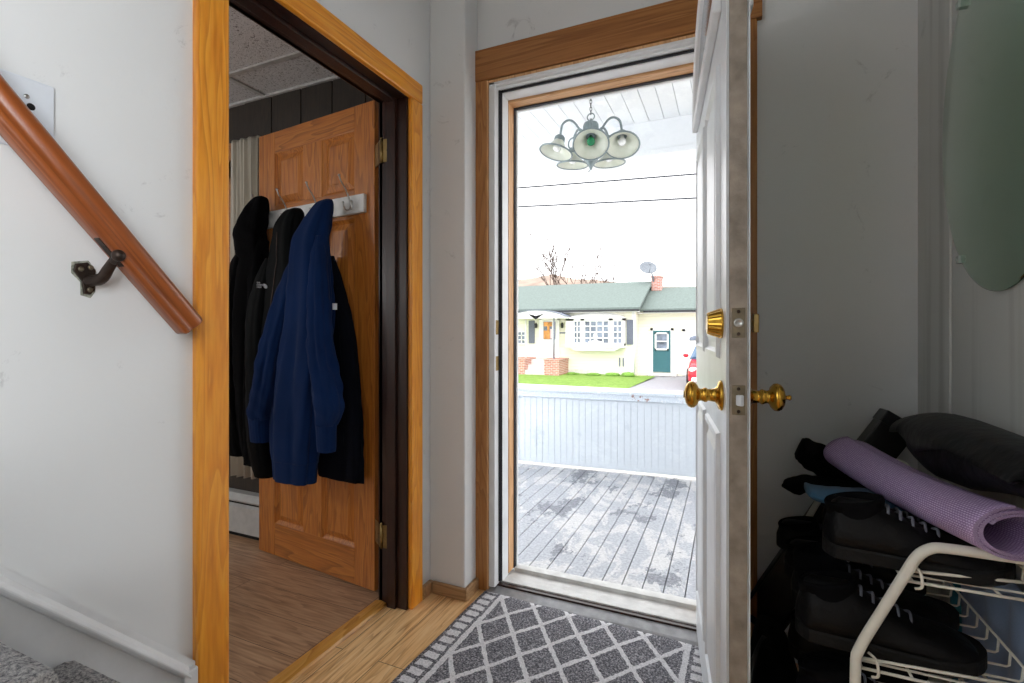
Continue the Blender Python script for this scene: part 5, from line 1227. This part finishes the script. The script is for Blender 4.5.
# garage wing: teal door and garage door
gd = ob('side_door', G().box(-2.87, -2.17, 20.94, 21.0, -0.6, 1.1), M['hdoor'], hs)
ob('door_frame', G().box(-2.97, -2.87, 20.92, 21, -0.62, 1.2).box(-2.17, -2.07, 20.92, 21, -0.62, 1.2).box(-2.97, -2.07, 20.92, 21, 1.1, 1.2), M['hwhite'], gd)
win(-2.79, -2.25, 0.30, 1.02, 20.93, 1, 2, gd, 0.06)
gg = ob('garage_door', G().box(-1.6, 1.2, 20.95, 21, -0.7, 1.06).box(-1.72, -1.6, 20.9, 21, -0.7, 1.16).box(1.2, 1.32, 20.9, 21, -0.7, 1.16).box(-1.72, 1.32, 20.9, 21, 1.06, 1.18), M['hwhite'], hs)
for x in (-1.45, -0.62, 0.2):
    g = G(); g.prism([(x + 0.75 * i / 8, 0.72 + 0.20 * math.sin(math.pi * (i + 2) / 12)) for i in range(9)] + [(x + 0.75, 0.74), (x, 0.70)], lambda u, v, w: Vector((u, 20.92 + w, v)), 0.03)
    ob('pane', g, M['pane'], gg)
g = G(); g.box(-3.0, -1.9, 20.4, 21, -0.72, -0.63); ob('doorstep', g, M['concrete'], hs)

sd = thing('satellite_dish', 'grey satellite dish mounted beside the brick chimney', 'satellite dish', (-3.3, 22.75, 3.4), world=True)
mt = Matrix.Translation((-3.32, 22.5, 3.86)) @ Matrix.Rotation(R(28), 4, 'Z') @ Matrix.Rotation(R(66), 4, 'X')
ob('reflector', G().lathe([(0, 0), (0.12, 0.01), (0.25, 0.045), (0.36, 0.10), (0.365, 0.085), (0.25, 0.03), (0.12, -0.006), (0, -0.016)], mt @ Matrix.Diagonal((1.1, 0.85, 1, 1)), 28), M['dish'], sd)
ob('mast', G().tube([(-3.1, 22.86, 3.3), (-3.14, 22.8, 3.6), (-3.28, 22.62, 3.86)], 0.03, 8), M['dish'], sd)
ob('feed_arm', G().tube([mt @ Vector((0, -0.3, 0.05)), mt @ Vector((0, -0.16, 0.3)), mt @ Vector((0, -0.02, 0.36))], 0.014, 6).ball(mt @ Vector((0, 0, 0.37)), 0.05, 6), M['dish'], sd)

# parked car, mostly hidden by the open door
car = thing('car', 'red hatchback car parked in the driveway beside the garage', 'car', (-0.33, 15.9, -0.742))
sec = lambda hw, z0, z1, y: [Vector((x * hw, y, z0 + (z1 - z0) * z)) for x, z in ((-0.9, 0), (-1, 0.12), (-1, 0.55), (-0.96, 0.85), (-0.88, 1), (0.88, 1), (0.96, 0.85), (1, 0.55), (1, 0.12), (0.9, 0))]
g = G(); g.rings([sec(0.66, 0.32, 0.62, 0.0), sec(0.78, 0.24, 0.72, 0.08), sec(0.86, 0.22, 0.82, 0.45), sec(0.88, 0.22, 0.92, 1.0), sec(0.89, 0.2, 0.96, 2.0), sec(0.89, 0.2, 0.98, 3.2), sec(0.86, 0.24, 0.98, 3.8), sec(0.78, 0.3, 0.86, 4.0)])
body = ob('body', g, M['carred'], car)
cab = lambda hw, hr, z0, z1, y0, y1: [Vector((-hw, y0, z0)), Vector((hw, y0, z0)), Vector((hr, y1, z1)), Vector((-hr, y1, z1))]
g = G()
g.rings([[Vector((x, y, z)) for x, z in ((-0.84, 0.92), (-h_, zt - 0.04), (-h_ + 0.08, zt), (h_ - 0.08, zt), (h_, zt - 0.04), (0.84, 0.92))] for y, h_, zt in ((1.0, 0.80, 0.99), (1.75, 0.66, 1.46), (2.6, 0.66, 1.50), (3.4, 0.66, 1.44), (3.85, 0.74, 1.0))], smooth=False)
ob('cabin', g, M['carglass'], car)
g = G(); g.rings([[Vector((x, y, z)) for x, z in ((-0.64, zt - 0.02), (-0.6, zt + 0.012), (0.6, zt + 0.012), (0.64, zt - 0.02))] for y, zt in ((1.72, 1.46), (2.6, 1.505), (3.45, 1.45))], smooth=False)
ob('roof', g, M['carred'], car)
for s_ in (-1, 1):
    for y in (0.82, 3.2):
        ob('wheel', G().lathe([(0, -0.1), (0.2, -0.11), (0.3, -0.1), (0.32, -0.05), (0.32, 0.05), (0.3, 0.1), (0.2, 0.11), (0, 0.1)], Matrix.Translation((s_ * 0.80, y, 0.32)) @ Matrix.Rotation(R(90), 4, 'Y'), 24), M['tyre'], car)
    ob('side_mirror', G().ball((s_ * 0.97, 1.25, 1.02), 0.09, 7, (1, 0.6, 0.7)), M['carred'], car)
    ob('headlamp', G().ball((s_ * 0.66, 0.1, 0.64), 0.12, 7, (1.2, 0.8, 0.7)), M['carlamp'], car)
ob('bumper', G().box(-0.72, 0.72, -0.04, 0.2, 0.26, 0.42), M['carlamp'], car, bevel=0.05)
ob('grille', G().box(-0.4, 0.4, -0.02, 0.05, 0.46, 0.58), M['black2'], car, bevel=0.02)

# bare trees behind the house
def bare_tree(x, y, h, label, seed, sc=1.0):
    rnd = random.Random(seed); g = G()
    def branch(p, d, ln, r, lev):
        pts = [p]; q = p.copy(); dd = d.copy()
        for i in range(4):
            dd = (dd + Vector((rnd.uniform(-.18, .18), rnd.uniform(-.18, .18), rnd.uniform(-.02, .16)))).normalized()
            q = q + dd * ln / 4; pts.append(q.copy())
        g.tube(pts, [max(r * (1 - 0.13 * i), 0.016) for i in range(5)], 5 if lev else 7)
        if lev >= 4: return
        for k_ in range(3 if lev else 6):
            b_ = pts[rnd.randint(2, 4)]
            a = rnd.uniform(0, 6.28); sp_ = rnd.uniform(0.35, 0.75)
            nd = (dd + Vector((math.cos(a), math.sin(a), 0.15)) * sp_).normalized()
            branch(b_, nd, ln * rnd.uniform(0.5, 0.75), r * 0.5, lev + 1)
    branch(Vector((0, 0, 0)), Vector((0, 0, 1)), h * 0.56, 0.016 * h * sc, 0)
    r_ = thing('bare_tree', label, 'tree', (x, y, -0.8), rnd.random() * 6, 'bare trees behind the house')
    ob('branches', g, M['bark'], r_)
bare_tree(-15.9, 36, 9.6, 'bare tree behind the house, nearest the left door jamb', 3, 0.8)
bare_tree(-12.3, 36, 9.0, 'bare spreading tree rising over the green roof above the portico', 5, 0.8)
bare_tree(-9.9, 44, 7.4, 'small bare tree on the skyline above the bay window', 9, 0.5)
for i, (x, h_, w_) in enumerate(((-5.85, 0.07, 0.5), (-5.0, 0.07, 0.6), (-4.2, 0.10, 0.55), (-3.6, 0.13, 0.5))):
    rnd = random.Random(i); g = G(); g.ball((0, 0, h_ * 0.4), 1.0, 14, (w_ * 0.42, 0.12, h_ * 0.6))
    for v in g.b.verts: v.co *= 1 + 0.45 * rnd.random()
    tag(ob('foundation_plant', g, M['leaf']), ['low plant at the house foundation beside the right brick pier', 'low plant at the house foundation under the middle of the bay window', 'leafy plant at the house foundation right of the bay window middle', 'tallest leafy plant at the right corner of the house'][i], 'plant', 'plants along the house foundation').location = (x, 19.45, -0.70)
